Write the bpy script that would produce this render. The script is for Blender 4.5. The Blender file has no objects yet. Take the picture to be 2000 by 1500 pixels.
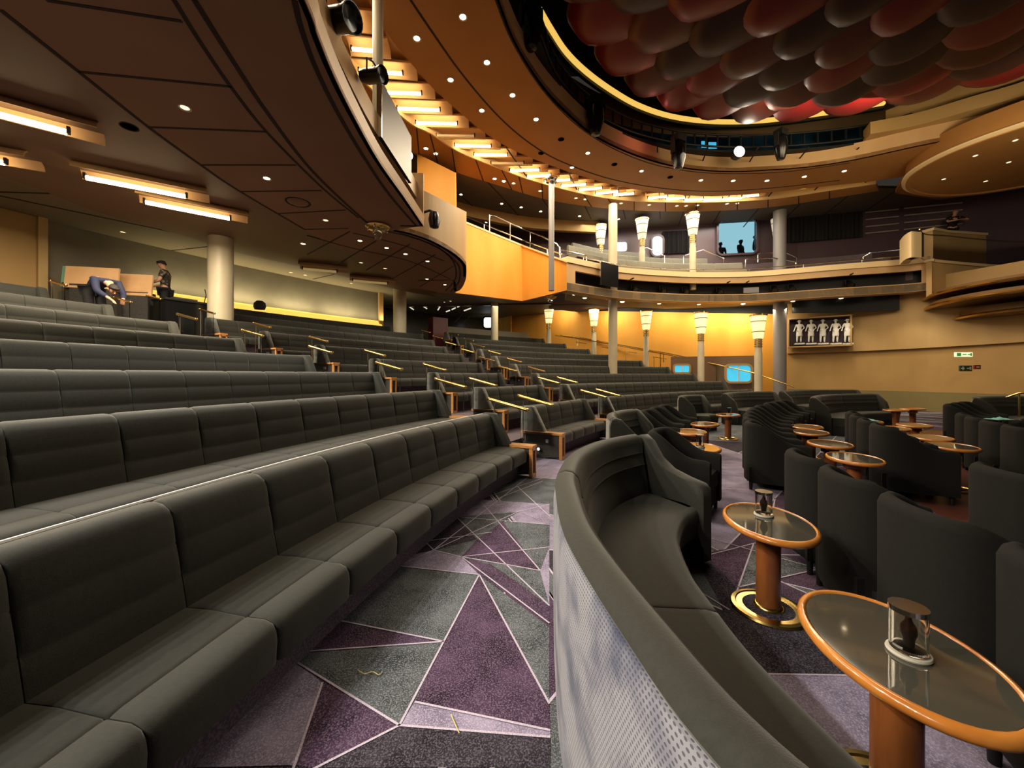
import bpy, bmesh, math, random
from math import sin, cos, pi, radians, sqrt, atan2
from mathutils import Vector, Matrix
random.seed(7)
COL = bpy.context.scene.collection
F, H, V0 = 753.26, 1.45, 732.1          # focal length (px of a 2000 px frame), eye height, horizon row
def up(u, v, z):
    """point of the horizontal plane z seen along a pixel (used to measure the room off the photograph)"""
    Y = F * (H - z) / (v - V0)
    return ((u - 1000) / F * Y, Y, z)
def ud(u, v, Y):
    return ((u - 1000) / F * Y, Y, H - (v - V0) / F * Y)
def up2(u, v, z):
    p = up(u, v, z); return (p[0], p[1])
def S(r, g, b):
    f = lambda c: c / 12.92 if c <= 0.04045 else ((c + 0.055) / 1.055) ** 2.4
    return (f(r / 255), f(g / 255), f(b / 255), 1.0)

# ---------------------------------------------------------------- materials
def mat(name, col, rough=0.6, metal=0.0, emit=None, est=0.0, sheen=0.0, noise=None, bump=None, spec=0.5, trans=0.0, ior=1.45, coat=0.0, stretch=None):
    m = bpy.data.materials.new(name); m.use_nodes = True
    nt = m.node_tree; b = nt.nodes['Principled BSDF']
    b.inputs['Base Color'].default_value = col
    b.inputs['Roughness'].default_value = rough
    b.inputs['Metallic'].default_value = metal
    b.inputs['Specular IOR Level'].default_value = spec
    b.inputs['Transmission Weight'].default_value = trans
    b.inputs['IOR'].default_value = ior
    b.inputs['Coat Weight'].default_value = coat
    if sheen:
        b.inputs['Sheen Weight'].default_value = sheen
        b.inputs['Sheen Roughness'].default_value = 0.4
        b.inputs['Sheen Tint'].default_value = (0.8, 0.78, 0.7, 1)
    if emit:
        b.inputs['Emission Color'].default_value = emit
        b.inputs['Emission Strength'].default_value = est
    tc = None
    if noise or bump:
        tc = nt.nodes.new('ShaderNodeTexCoord')
        src = tc.outputs['Object']
        if stretch:
            mp = nt.nodes.new('ShaderNodeMapping'); mp.inputs['Scale'].default_value = stretch
            nt.links.new(src, mp.inputs['Vector']); src = mp.outputs['Vector']
    if noise:
        sc, c2, lo, hi = noise
        n = nt.nodes.new('ShaderNodeTexNoise'); n.inputs['Scale'].default_value = sc; n.inputs['Detail'].default_value = 4
        nt.links.new(src, n.inputs['Vector'])
        r = nt.nodes.new('ShaderNodeValToRGB')
        r.color_ramp.elements[0].position = lo; r.color_ramp.elements[1].position = hi
        r.color_ramp.elements[0].color = col; r.color_ramp.elements[1].color = c2
        nt.links.new(n.outputs['Fac'], r.inputs['Fac']); nt.links.new(r.outputs['Color'], b.inputs['Base Color'])
    if bump:
        sc, st = bump
        n = nt.nodes.new('ShaderNodeTexNoise'); n.inputs['Scale'].default_value = sc; n.inputs['Detail'].default_value = 2
        nt.links.new(src, n.inputs['Vector'])
        bp = nt.nodes.new('ShaderNodeBump'); bp.inputs['Strength'].default_value = st; bp.inputs['Distance'].default_value = 0.01
        nt.links.new(n.outputs['Fac'], bp.inputs['Height']); nt.links.new(bp.outputs['Normal'], b.inputs['Normal'])
    return m
M = {}
M['fabric'] = mat('charcoal_fabric', S(43, 43, 38), 0.75, sheen=0.22, noise=(60, S(49, 49, 43), 0.3, 0.7), bump=(260, 0.12), spec=0.25)
M['fabric_dk'] = mat('dark_upholstery', S(22, 21, 19), 0.9, noise=(60, S(26, 25, 22), 0.3, 0.7), bump=(260, 0.1), spec=0.2)
M['velvet'] = mat('grey_velvet', S(120, 120, 113), 0.75, sheen=0.35, noise=(9, S(88, 90, 88), 0.35, 0.7), spec=0.2)
M['brass'] = mat('brass', S(222, 190, 112), 0.22, 1.0)
M['chrome'] = mat('chrome', S(225, 225, 220), 0.15, 1.0)
M['wood'] = mat('cherry_wood', S(206, 146, 82), 0.35, noise=(5, S(184, 122, 62), 0.35, 0.7), coat=0.4, stretch=(2, 2, 14))
M['woodrim'] = mat('polished_wood_rim', S(190, 122, 50), 0.22, noise=(7, S(162, 96, 36), 0.35, 0.7), coat=0.6)
M['woodcol'] = mat('wood_column', S(132, 76, 36), 0.35, noise=(6, S(112, 62, 28), 0.35, 0.7), coat=0.3, stretch=(6, 6, 1))
M['panel_dk'] = mat('dark_panel', S(62, 58, 52), 0.7, noise=(30, S(48, 45, 41), 0.3, 0.7))
M['black'] = mat('matte_black', S(12, 12, 13), 0.6)
M['blackgl'] = mat('gloss_black', S(16, 16, 18), 0.25)
M['glass'] = mat('clear_glass', (0.96, 0.98, 0.97, 1), 0.02, trans=1.0, ior=1.12, spec=0.4)
M['jarglass'] = mat('jar_glass', (0.98, 0.98, 0.96, 1), 0.03, trans=1.0, ior=1.4)
M['tabletop'] = mat('grey_table_surface', S(66, 65, 57), 0.06, noise=(3, S(58, 57, 50), 0.3, 0.7), spec=0.75, coat=.3)
M['carpet_plain'] = mat('riser_carpet', S(84, 74, 80), 0.95, noise=(90, S(120, 108, 114), 0.4, 0.7), spec=0.1)
def carpet(name, a, b, c):
    m = mat(name, a, 0.95, spec=0.05); nt = m.node_tree; bs = nt.nodes['Principled BSDF']
    tc = nt.nodes.new('ShaderNodeTexCoord')
    n1 = nt.nodes.new('ShaderNodeTexNoise'); n1.inputs['Scale'].default_value = 4.2; n1.inputs['Detail'].default_value = 5; n1.inputs['Roughness'].default_value = 0.65
    n2 = nt.nodes.new('ShaderNodeTexNoise'); n2.inputs['Scale'].default_value = 150; n2.inputs['Detail'].default_value = 2
    for n in (n1, n2): nt.links.new(tc.outputs['Object'], n.inputs['Vector'])
    r1 = nt.nodes.new('ShaderNodeValToRGB'); r1.color_ramp.elements[0].position = .36; r1.color_ramp.elements[1].position = .66
    r1.color_ramp.elements[0].color = a; r1.color_ramp.elements[1].color = b
    r2 = nt.nodes.new('ShaderNodeValToRGB'); r2.color_ramp.elements[0].position = .46; r2.color_ramp.elements[1].position = .68
    r2.color_ramp.elements[0].color = (0, 0, 0, 1); r2.color_ramp.elements[1].color = (.85, .85, .85, 1)
    nt.links.new(n1.outputs['Fac'], r1.inputs['Fac']); nt.links.new(n2.outputs['Fac'], r2.inputs['Fac'])
    mx = nt.nodes.new('ShaderNodeMix'); mx.data_type = 'RGBA'
    nt.links.new(r2.outputs['Color'], mx.inputs['Factor']); nt.links.new(r1.outputs['Color'], mx.inputs['A']); mx.inputs['B'].default_value = c
    nt.links.new(mx.outputs['Result'], bs.inputs['Base Color'])
    return m
M['c_green'] = carpet('carpet_grey_green', S(45, 48, 51), S(90, 94, 97), S(134, 138, 142))
M['c_purple'] = carpet('carpet_plum', S(40, 27, 42), S(78, 58, 80), S(120, 104, 120))
M['c_lilac'] = carpet('carpet_lilac', S(104, 97, 116), S(148, 138, 160), S(178, 168, 188))
M['c_dark'] = carpet('carpet_dark', S(28, 25, 30), S(58, 53, 62), S(100, 95, 104))
M['c_line'] = mat('carpet_line', S(200, 188, 204), 0.95, noise=(200, S(150, 138, 154), 0.4, 0.7), spec=0.05)

# ---------------------------------------------------------------- mesh builder
class MB:
    def __init__(s): s.v = []; s.f = []; s.m = []
    def add(s, vs, fs, mi=0):
        o = len(s.v); s.v += [tuple(p) for p in vs]; s.f += [tuple(i + o for i in f) for f in fs]; s.m += [mi] * len(fs); return s
    def box(s, c, d, rz=0.0, mi=0, ry=0.0, rx=0.0):
        x, y, z = d[0] / 2, d[1] / 2, d[2] / 2
        R = Matrix.Rotation(rz, 3, 'Z') @ Matrix.Rotation(ry, 3, 'Y') @ Matrix.Rotation(rx, 3, 'X')
        vs = [Vector(c) + R @ Vector(p) for p in [(-x, -y, -z), (x, -y, -z), (x, y, -z), (-x, y, -z), (-x, -y, z), (x, -y, z), (x, y, z), (-x, y, z)]]
        return s.add(vs, [(0, 3, 2, 1), (4, 5, 6, 7), (0, 1, 5, 4), (1, 2, 6, 5), (2, 3, 7, 6), (3, 0, 4, 7)], mi)
    def rings(s, rings, close_ring=True, caps=True, closed=False, mi=0):
        n = len(rings[0]); k = len(rings); vs = [p for r in rings for p in r]; fs = []
        for i in range(k if closed else k - 1):
            j = (i + 1) % k
            for a in range(n if close_ring else n - 1):
                b = (a + 1) % n
                fs.append((i * n + a, i * n + b, j * n + b, j * n + a))
        if caps and close_ring and not closed:
            fs.append(tuple(range(n - 1, -1, -1))); fs.append(tuple((k - 1) * n + a for a in range(n)))
        return s.add(vs, fs, mi)
    def tube(s, pts, r, n=8, mi=0, caps=True):
        pts = [Vector(p) for p in pts]; rr = r if isinstance(r, (list, tuple)) else [r] * len(pts); out = []
        up_ = None
        for i, p in enumerate(pts):
            t = (pts[min(i + 1, len(pts) - 1)] - pts[max(i - 1, 0)]).normalized()
            if up_ is None:
                up_ = Vector((0, 0, 1)) if abs(t.z) < 0.9 else Vector((1, 0, 0))
            a = t.cross(up_).normalized(); b = a.cross(t).normalized(); up_ = b
            out.append([p + a * (rr[i] * cos(2 * pi * q / n)) + b * (rr[i] * sin(2 * pi * q / n)) for q in range(n)])
        return s.rings(out, caps=caps, mi=mi)
    def lathe(s, prof, n=24, c=(0, 0, 0), mi=0, sx=1, sy=1, caps=True):
        return s.rings([[(c[0] + r * cos(2 * pi * q / n) * sx, c[1] + r * sin(2 * pi * q / n) * sy, c[2] + z) for q in range(n)] for r, z in prof], mi=mi, caps=caps)
    def prism(s, poly, z0, z1, mi=0):
        return s.rings([[(x, y, z0) for x, y in poly], [(x, y, z1) for x, y in poly]], mi=mi)
    def sweep(s, prof, path, mi=0, closed_prof=True, caps=True, closed=False):
        """profile of (offset to the right of the path, z); path of (x, y)"""
        return s.rings(path_rings(prof, path, closed), close_ring=closed_prof, caps=caps, closed=closed, mi=mi)
    def obj(s, name, mats, parent=None, loc=(0, 0, 0), rz=0.0, smooth=True, ang=40):
        o = bpy.data.objects.new(name, s.mesh(name, mats, smooth, ang)); COL.objects.link(o)
        o.location = loc; o.rotation_euler = (0, 0, rz)
        if parent is not None: o.parent = parent
        return o
    def mesh(s, name, mats, smooth=True, ang=40):
        me = bpy.data.meshes.new(name); me.from_pydata(s.v, [], s.f)
        if not isinstance(mats, (list, tuple)): mats = [mats]
        for m in mats: me.materials.append(M[m] if isinstance(m, str) else m)
        me.polygons.foreach_set('material_index', s.m)
        bm = bmesh.new(); bm.from_mesh(me); bmesh.ops.recalc_face_normals(bm, faces=bm.faces); bm.to_mesh(me); bm.free()
        if smooth:
            me.polygons.foreach_set('use_smooth', [True] * len(me.polygons)); me.set_sharp_from_angle(angle=radians(ang))
        me.update(); return me
def path_rings(prof, path, closed=False):
    out = []; n = len(path)
    for i, p in enumerate(path):
        a = path[(i - 1) % n] if closed else path[max(i - 1, 0)]
        b = path[(i + 1) % n] if closed else path[min(i + 1, n - 1)]
        tx, ty = b[0] - a[0], b[1] - a[1]; l = sqrt(tx * tx + ty * ty) or 1; nx, ny = ty / l, -tx / l
        out.append([(p[0] + d * nx, p[1] + d * ny, z) for d, z in prof])
    return out
def spline(P, n=8, closed=False):
    P = [Vector(p) for p in P]; out = []; k = len(P)
    for i in range(k if closed else k - 1):
        p0 = P[(i - 1) % k] if closed or i > 0 else 2 * P[0] - P[1]
        p1 = P[i]; p2 = P[(i + 1) % k]
        p3 = P[(i + 2) % k] if closed or i + 2 < k else 2 * P[-1] - P[-2]
        for j in range(n):
            t = j / n
            out.append(0.5 * ((2 * p1) + (p2 - p0) * t + (2 * p0 - 5 * p1 + 4 * p2 - p3) * t * t + (3 * p1 - p0 - 3 * p2 + p3) * t ** 3))
    if not closed: out.append(P[-1])
    return [tuple(p) for p in out]
def resample(path, step):
    P = [Vector(p) for p in path]; d = [0]
    for a, b in zip(P, P[1:]): d.append(d[-1] + (b - a).length)
    n = max(1, round(d[-1] / step)); out = []; j = 0
    for i in range(n + 1):
        t = d[-1] * i / n
        while j < len(P) - 2 and d[j + 1] < t: j += 1
        q = (t - d[j]) / max(1e-9, d[j + 1] - d[j]); out.append(tuple(P[j].lerp(P[j + 1], min(1, q))))
    return out
def cushion(prof_fn, n_mid, edge=0.03, shrink=0.02):
    """rings for a pillow: prof_fn(t) gives the closed ring of points at t in 0..1; the end rings are drawn in"""
    def shr(ring, k):
        c = Vector((0, 0, 0))
        for p in ring: c += Vector(p)
        c /= len(ring); out = []
        for p in ring:
            q = Vector(p) - c; l = q.length; out.append(tuple(c + q * max(0.1, (l - k) / l)))
        return out
    R = [shr(prof_fn(0), shrink), shr(prof_fn(edge * .3), shrink * .42), shr(prof_fn(edge), 0)]
    for i in range(1, n_mid): R.append(prof_fn(edge + (1 - 2 * edge) * i / n_mid))
    R += [prof_fn(1 - edge), shr(prof_fn(1 - edge * .3), shrink * .42), shr(prof_fn(1), shrink)]
    return R
def empty(name, loc=(0, 0, 0), rz=0.0):
    o = bpy.data.objects.new(name, None); COL.objects.link(o); o.location = loc; o.rotation_euler = (0, 0, rz); o.empty_display_size = 0.1
    return o
def tag(o, label, cat, group=None):
    o['label'] = label; o['category'] = cat
    if group: o['group'] = group
    return o
def thing(name, label, cat, loc=(0, 0, 0), rz=0.0, group=None):
    return tag(empty(name, loc, rz), label, cat, group)
def struct(o, label=None, cat=None):
    o['kind'] = 'structure'
    if label: o['label'] = label
    if cat: o['category'] = cat
    return o
def child(name, me, parent, loc=(0, 0, 0), rz=0.0):
    o = bpy.data.objects.new(name, me); COL.objects.link(o); o.parent = parent; o.location = loc; o.rotation_euler = (0, 0, rz); return o
def copy_tree(o, loc, rz=None):
    c = o.copy(); COL.objects.link(c); c.location = loc
    if rz is not None: c.rotation_euler = (0, 0, rz)
    for ch in list(o.children):
        d = ch.copy(); COL.objects.link(d); d.parent = c
        for g in list(ch.children):
            e = g.copy(); COL.objects.link(e); e.parent = d
    return c
ORD = ['front', 'second', 'third', 'fourth', 'fifth', 'sixth', 'seventh', 'eighth', 'ninth', 'tenth', 'eleventh', 'twelfth', 'thirteenth', 'fourteenth', 'fifteenth', 'sixteenth']
ORD1 = ['first'] + ORD[1:]
# ================================================================= seating bowl
CX, CY = 15.862, -1.622
def RR(i): j = i - 1; return 17.808 + 1.348 * j + .00712 * j * j
def ZF(i): j = i - 1; return .2933 * j + .00698 * j * j          # floor of tier i
def pol(r, th): return (CX - r * cos(th), CY + r * sin(th))
def theta_u(u, R):
    k = (u - 1000) / F; a = k * k + 1; b = -2 * (k * CX + CY); c = CX * CX + CY * CY - R * R
    Y = (-b + sqrt(b * b - 4 * a * c)) / (2 * a)
    return atan2(Y - CY, CX - k * Y)
ENDS = {'b1R': [955, 848, 730, 597, 464, 336, 210, 84, -40],
        'b2L': [1026.4, 930, 840, 726, 618, 510, 405, 303, 200],
        'b2R': [1135, 1050, 973, 934, 899, 867, 843, 821, 757],
        'TL': [1174.5, 1098, 1041, 999, 962, 933, 914, 886, 869],
        'TR': [1462, 1410, 1353, 1302.6, 1250, 1190, 1148, 1102, 1060]}
TH = {k: [theta_u(u, RR(i + 1)) for i, u in enumerate(e)] for k, e in ENDS.items()}
NROW = 9
M['light_rim'] = mat('pale_light_rim', S(232, 230, 226), .6)  # pale strip painting the rim of grazing light on the front bench back
# ---- tiers
mb = MB()
for i in range(2, NROW + 2):
    r0 = RR(i - 1) + .10; r1 = RR(i) + .10 if i <= NROW else RR(i) + 1.2
    z0, z1 = ZF(i - 1), ZF(min(i, NROW)) if i <= NROW else ZF(NROW)
    if i > NROW: break
    if i == NROW: r1 += 1.5
    tmax = TH['TR'][i - 1] + radians(.4); tmin = radians(-14)
    n = 70; A = [tmin + (tmax - tmin) * k / n for k in range(n + 1)]
    prof = [(r0, z0 - .3), (r0, z1), (r1, z1), (r1, z0 - .3)]
    mb.rings([[(*pol(r, t), z) for r, z in prof] for t in A])
# half steps in the two aisles
for a, b in (('b1R', 'b2L'), ('b2R', 'TL')):
    for i in range(1, NROW):
        t0, t1 = TH[a][i - 1] + .15 / RR(i), TH[b][i - 1] - .15 / RR(i)
        zc = (ZF(i) + ZF(i + 1)) / 2
        prof = [(RR(i) - .28, ZF(i) - .05), (RR(i) - .28, zc - .02), (RR(i) - .26, zc), (RR(i) + .12, zc), (RR(i) + .12, ZF(i) - .05)]
        mb.rings([[(*pol(r, t0 + (t1 - t0) * k / 4), z) for r, z in prof] for k in range(5)])
struct(mb.obj('floor_tiers', 'carpet_plain', smooth=False))

# ---- bench parts (local frame: x outward from the stage, y along the row, origin on the crest radius at floor level)
def arc_prof(R, prof, y):
    a = y / R
    return [((R + d) * cos(a) - R, (R + d) * sin(a), z) for d, z in prof]
BACK = [(-.185, .40), (-.172, .47), (-.161, .535), (-.1555, .545), (-.157, .555), (-.148, .62), (-.139, .69), (-.1335, .70), (-.1345, .71), (-.12, .77), (-.108, .82),
        (-.085, .858), (-.05, .879), (-.012, .884), (.03, .875), (.055, .85), (.065, .81), (.07, .40)]
SEAT = [(-.14, .24), (-.14, .415), (-.30, .424), (-.485, .424), (-.497, .412), (-.509, .423), (-.60, .416), (-.638, .40), (-.655, .37), (-.66, .33), (-.652, .235)]
def back_mesh(R, w):
    return MB().rings(cushion(lambda t: arc_prof(R, BACK, (t - .5) * w), 4, .06, .014)).mesh('back_cushion', 'fabric', ang=60)
def seat_mesh(R, w):
    return MB().rings(cushion(lambda t: arc_prof(R, SEAT, (t - .5) * w), 4, .06, .014)).mesh('seat_cushion', 'fabric', ang=60)
def wing_mesh(m):
    mb = MB(); P = [(.088, .44), (.088, .86), (.06, .888), (-.12, .888), (-.16, .865), (-.38, .44)]
    mb.rings([[(x * .94, -.068, .44 + (z - .44) * .97) for x, z in P], [(x, -.05, z) for x, z in P], [(x, .05, z) for x, z in P], [(x * .94, .068, .44 + (z - .44) * .97) for x, z in P]])
    return mb.mesh('end_wing', m, ang=50)
def frame_mesh():
    mb = MB(); w = .15
    mb.box((-.34, 0, .435), (.78, w + .02, .035))
    for y in (-w / 2 + .012, w / 2 - .012):
        mb.box((-.70, y, .22), (.05, .026, .40)); 
    mb.box((-.70, 0, .40), (.05, w, .04)); mb.box((-.70, 0, .03), (.05, w, .05))
    return mb.mesh('end_frame', 'wood', smooth=False)
def pan_mesh():
    mb = MB(); P = [(-.69, .05), (-.69, .42), (.02, .42), (.02, .0), (-.3, 0)]
    mb.rings([[(x, -.06, z) for x, z in P], [(x, .06, z) for x, z in P]])
    return mb.mesh('end_panel', 'panel_dk', smooth=False)
WING, FRAME, PANEL = {1: wing_mesh('velvet'), -1: wing_mesh('fabric')}, frame_mesh(), pan_mesh()
def plinth_mesh(R, L):
    mb = MB(); n = 24
    prof = [(-.12, 0), (-.12, .26), (-.50, .26), (-.50, 0)]
    mb.rings([arc_prof(R, prof, (k / n - .5) * L) for k in range(n + 1)]); 
    return mb.mesh('plinth', 'carpet_plain', ang=30)
BLK = {'left block': 'left of the nearest stepped aisle', 'middle block': 'between the two stepped aisles', 'far block': 'beside the orange side wall'}
def bench(i, blk, t0, t1, boxes=(True, True)):
    R = RR(i); L = (t1 - t0) * R; tm = (t0 + t1) / 2; wb = .11
    rot = pi - tm; root = thing('banquette_bench', 'charcoal banquette bench in the %s row, %s' % (ORD[i - 1] if i < 9 else 'rearmost', BLK[blk]), 'bench', (*pol(R, tm), ZF(i)), rot, 'banquette benches of the ' + blk)
    Lc = L - 2 * wb; n = max(2, round(Lc / .525)); w = Lc / n
    bm_, sm_ = back_mesh(R, w * .992), seat_mesh(R, w * .992)
    for k in range(n):
        # angle grows toward local -y
        a = ((k + .5) / n - .5) * Lc / R
        loc = (R * cos(a) - R, R * sin(a), 0)
        child('back_cushion', bm_, root, loc, a); child('seat_cushion', sm_, root, loc, a)
    child('plinth', plinth_mesh(R, L - .1), root)
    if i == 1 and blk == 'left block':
        mb = MB(); mb.tube([(*(lambda a: ((R + .046) * cos(a) - R, (R + .046) * sin(a)))((k / 80 - .5) * Lc / R), .875) for k in range(81)], .009, 6); o = mb.obj('light_rim', 'light_rim', root)
    for sgn, on in ((1, boxes[0]), (-1, boxes[1])):
        if not on: continue
        a = sgn * (L / 2 - wb / 2) / R; loc = (R * cos(a) - R, R * sin(a), 0)
        child('end_wing', WING[sgn], root, loc, a)
        a = sgn * (L / 2 + .0) / R; loc = (R * cos(a) - R, R * sin(a), 0)
        child('end_frame', FRAME, root, loc, a); child('end_panel', PANEL, root, loc, a)
    return root
for i in range(1, NROW + 1):
    k = i - 1
    if i <= 8: bench(i, 'left block', radians(-2 + 1.0 * i), TH['b1R'][k], (False, True))
    bench(i, 'middle block', TH['b2L'][k] if i < 8 else theta_u(415, RR(i)), TH['b2R'][k])
    bench(i, 'far block', TH['TL'][k], TH['TR'][k])
# ---- brass handrails on glass at the aisle ends
def rail_tree():
    root = empty('aisle_handrail')
    mb = MB(); mb.tube([(.06, 0, 1.075), (-.56, 0, .935)], .024, 10)
    mb.lathe([(.0, -.03), (.026, -.02), (.03, 0), (.026, .02), (0, .03)], 10, (.07, 0, 1.077)); mb.lathe([(.0, -.03), (.026, -.02), (.03, 0), (.026, .02), (0, .03)], 10, (-.57, 0, .933))
    mb.obj('brass_rail', 'brass', root)
    g = MB(); P = [(.03, .3), (.03, 1.05), (-.53, .925), (-.53, .3)]
    g.rings([[(x, -.005, z) for x, z in P], [(x, .005, z) for x, z in P]]); g.obj('glass_panel', 'glass', root, smooth=False)
    c = MB(); c.box((-.02, 0, .32), (.05, .03, .06)); c.box((-.48, 0, .32), (.05, .03, .06)); c.box((-.02, 0, .66), (.012, .018, .68)); c.obj('clamp', 'chrome', root, smooth=False)
    return root
RAIL0 = None
side = {'b1R': 'right end of the %s-row bench in the left block', 'b2L': 'left end of the %s-row bench in the middle block', 'b2R': 'right end of the %s-row bench in the middle block', 'TL': 'left end of the %s-row bench in the far block'}
for key, sg in (('b1R', 1), ('b2L', -1), ('b2R', 1), ('TL', -1)):
    for i in range(1, 9):
        th = TH[key][i - 1] + sg * .13 / RR(i); loc = (*pol(RR(i), th), ZF(i)); rz = pi - th
        if RAIL0 is None: RAIL0 = rail_tree(); o = RAIL0; o.location = loc; o.rotation_euler = (0, 0, rz)
        else: o = copy_tree(RAIL0, loc, rz)
        tag(o, 'brass handrail on glass, ' + side[key] % ORD[i - 1], 'handrail', 'brass aisle handrails')
# step lights low on the end panels
for key, sg, i in (('b2L', -1, 1), ('TL', -1, 1)):
    th = TH[key][i - 1] + sg * .08 / RR(i); p = pol(RR(i) - .3, th)
    t = thing('step_light', 'small round step light low on the bench end by the %s aisle' % ('near' if key == 'b2L' else 'far'), 'light', (*p, ZF(i) + .16), pi - th)
    l = MB(); l.tube([(0, .005, 0), (0, .022, 0)], .035, 16); l.obj('bezel', 'chrome', t)
    l = MB(); l.tube([(0, .02, 0), (0, .025, 0)], .024, 16); l.obj('lens', mat('step_light_lens', S(255, 244, 220), emit=S(255, 244, 220), est=2.5), t)

# ================================================================= carpet
def clip(poly, a, b, keep_left=True):
    out = []; n = len(poly)
    def sd(p): return (b[0] - a[0]) * (p[1] - a[1]) - (b[1] - a[1]) * (p[0] - a[0])
    for i in range(n):
        p, q = poly[i], poly[(i + 1) % n]; sp, sq = sd(p), sd(q)
        if not keep_left: sp, sq = -sp, -sq
        if sp >= 0: out.append(p)
        if sp * sq < 0:
            t = sp / (sp - sq); out.append((p[0] + (q[0] - p[0]) * t, p[1] + (q[1] - p[1]) * t))
    return out
rc = random.Random(5)
def area(p): return abs(sum(p[i][0] * p[(i + 1) % len(p)][1] - p[(i + 1) % len(p)][0] * p[i][1] for i in range(len(p)))) / 2
cells = []; lines = []
def bsp(poly, d):
    A = area(poly)
    if len(poly) < 3 or A < .25 or (d > 5 and A < .9 and rc.random() < .6) or d > 13: cells.append((poly, rc.choice([0, 0, 1, 1, 2, 3]))); return
    i = rc.randrange(len(poly)); j = max(range(len(poly)), key=lambda q: (Vector(poly[q]) - Vector(poly[(q + 1) % len(poly)])).length)
    if i == j: i = (i + 1) % len(poly)
    t = rc.uniform(.25, .75); s = rc.uniform(0, .5)
    a = Vector(poly[j]).lerp(Vector(poly[(j + 1) % len(poly)]), t); b = Vector(poly[i]).lerp(Vector(poly[(i + 1) % len(poly)]), s)
    if (a - b).length < .15: cells.append((poly, rc.choice([0, 1, 2, 3]))); return
    A_, B_ = clip(poly, a, b, True), clip(poly, a, b, False)
    if len(A_) < 3 or len(B_) < 3: cells.append((poly, 0)); return
    lines.append((tuple(a), tuple(b))); bsp(A_, d + 1); bsp(B_, d + 1)
bsp([(-2.4, -4), (17, -4), (17, 19), (-2.4, 19)], 0)
fl = MB()
for poly, c in cells: fl.add([(x, y, 0) for x, y in poly], [tuple(range(len(poly)))], c)
def line_strip(mb, a, b, w, z):
    a, b = Vector(a), Vector(b); d = (b - a); 
    if d.length < 1e-4: return
    n = Vector((-d.y, d.x)).normalized() * w / 2
    mb.add([(*(a + n), z), (*(a - n), z), (*(b - n), z), (*(b + n), z)], [(0, 1, 2, 3)], 4)
for a, b in lines: line_strip(fl, a, b, .014, .0012)
# the stretch of carpet between the front bench and the curved sofa, traced
T = lambda u, v: up2(u, v, 0)
q = dict(A=(936, 1123), B=(867, 1254), C=(780, 1418), D=(810, 1372), E=(1073, 1376), Fp=(1075, 1441), F2=(1075, 1428), G=(640, 1209), Hh=(590, 1272), K=(560, 1282), L=(630, 1334), Lb=(579, 1495),
         N=(611, 1500), P=(778, 1106), Q=(901, 1088), Rr=(1073, 1218), S2=(1073, 1184), U=(1055, 1115), V=(982, 1101), W=(932, 1054), X=(891, 1010), Y=(936, 976), Zz=(982, 1019), a1=(1073, 1069), a2=(1073, 1025), a3=(847, 1075), a4=(830, 1058), a5=(1012, 1000))
polys = [('G', 'B', 'A', 'P', (700, 1130)), ('Hh', 'B', 'G'), ('B', 'Hh', 'K', 'C'), ('B', 'C', 'D')]
P_ = lambda *ks: [T(*(q[k] if isinstance(k, str) else k)) for k in ks]
tr = [
 (0, P_((640, 1212), 'B', 'A', 'P', (750, 1125))),
 (1, P_((590, 1272), 'B', (640, 1212))),
 (0, P_((590, 1272), (560, 1282), 'C', 'B')),
 (0, P_('B', 'C', 'D')),
 (1, P_('A', 'B', 'D', 'E', (1050, 1330))),
 (2, P_('D', 'C', 'Fp', 'F2')), (1, P_('D', 'F2', 'E')),
 (0, P_('A', 'E', (1073, 1225))),
 (1, P_('Q', 'A', 'Rr', 'S2', (1000, 1130), (950, 1100))),
  (0, P_('Q', 'U', (1073, 1184), (1000, 1130), (960, 1104))),
 (2, P_('Q', 'P', 'A')), (2, P_('U', 'S2', 'Rr', (1073, 1050))),
 (3, P_('C', 'Fp', (1075, 1500), (611, 1500))), (1, P_('C', (560, 1282), 'L')), (1, P_('L', 'C', 'N', 'Lb')),
 (2, P_((560, 1282), 'L', 'Lb', (380, 1500))),
 (0, P_('a3', 'Q', 'W')), (1, P_('W', 'Q', 'V', 'U', 'Zz')), (0, P_('W', 'Zz', 'a5', 'X')), (0, P_('a2', 'a1', 'U', 'Zz')),
 (2, P_('P', 'Q', 'a3', (800, 1085))), (3, P_('a4', 'a3', 'W', 'X')), (2, P_('X', 'a5', 'a2', (1073, 985), 'Y')),
]
for e_, (c, p) in enumerate(tr): fl.add([(x, y, .0010 + .00006 * e_) for x, y in p], [tuple(range(len(p)))], c)
for a, b in [('A', 'C'), ('A', (1073, 1376)), ('B', (600, 1200)), ('B', (560, 1276)), ('C', (540, 1270)), ('L', (560, 1540)), ('C', (590, 1515)), ('D', 'F2'), ('C', 'Fp'), ('Q', 'Rr'), ('A', 'P'), ('P', (640, 1100)),
             ('X', 'S2'), ('Q', 'U'), ('Y', 'U'), ('Q', 'a1'), ('a3', 'a5'), ('a4', 'a3'), ('X', 'a2'), ('a3', (1073, 900)), ('Y', (1073, 930)), ('a4', (960, 1040)), ('P', 'a3'), ('Q', 'a3'), ('a5', (1073, 985)), ((760, 1010), (985, 985)), ((1010, 950), (1075, 1010)), ((880, 1010), (1060, 940))]:
    A_ = q[a] if isinstance(a, str) else a; B_ = q[b] if isinstance(b, str) else b
    line_strip(fl, T(*A_), T(*B_), .010, .0042)
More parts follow.
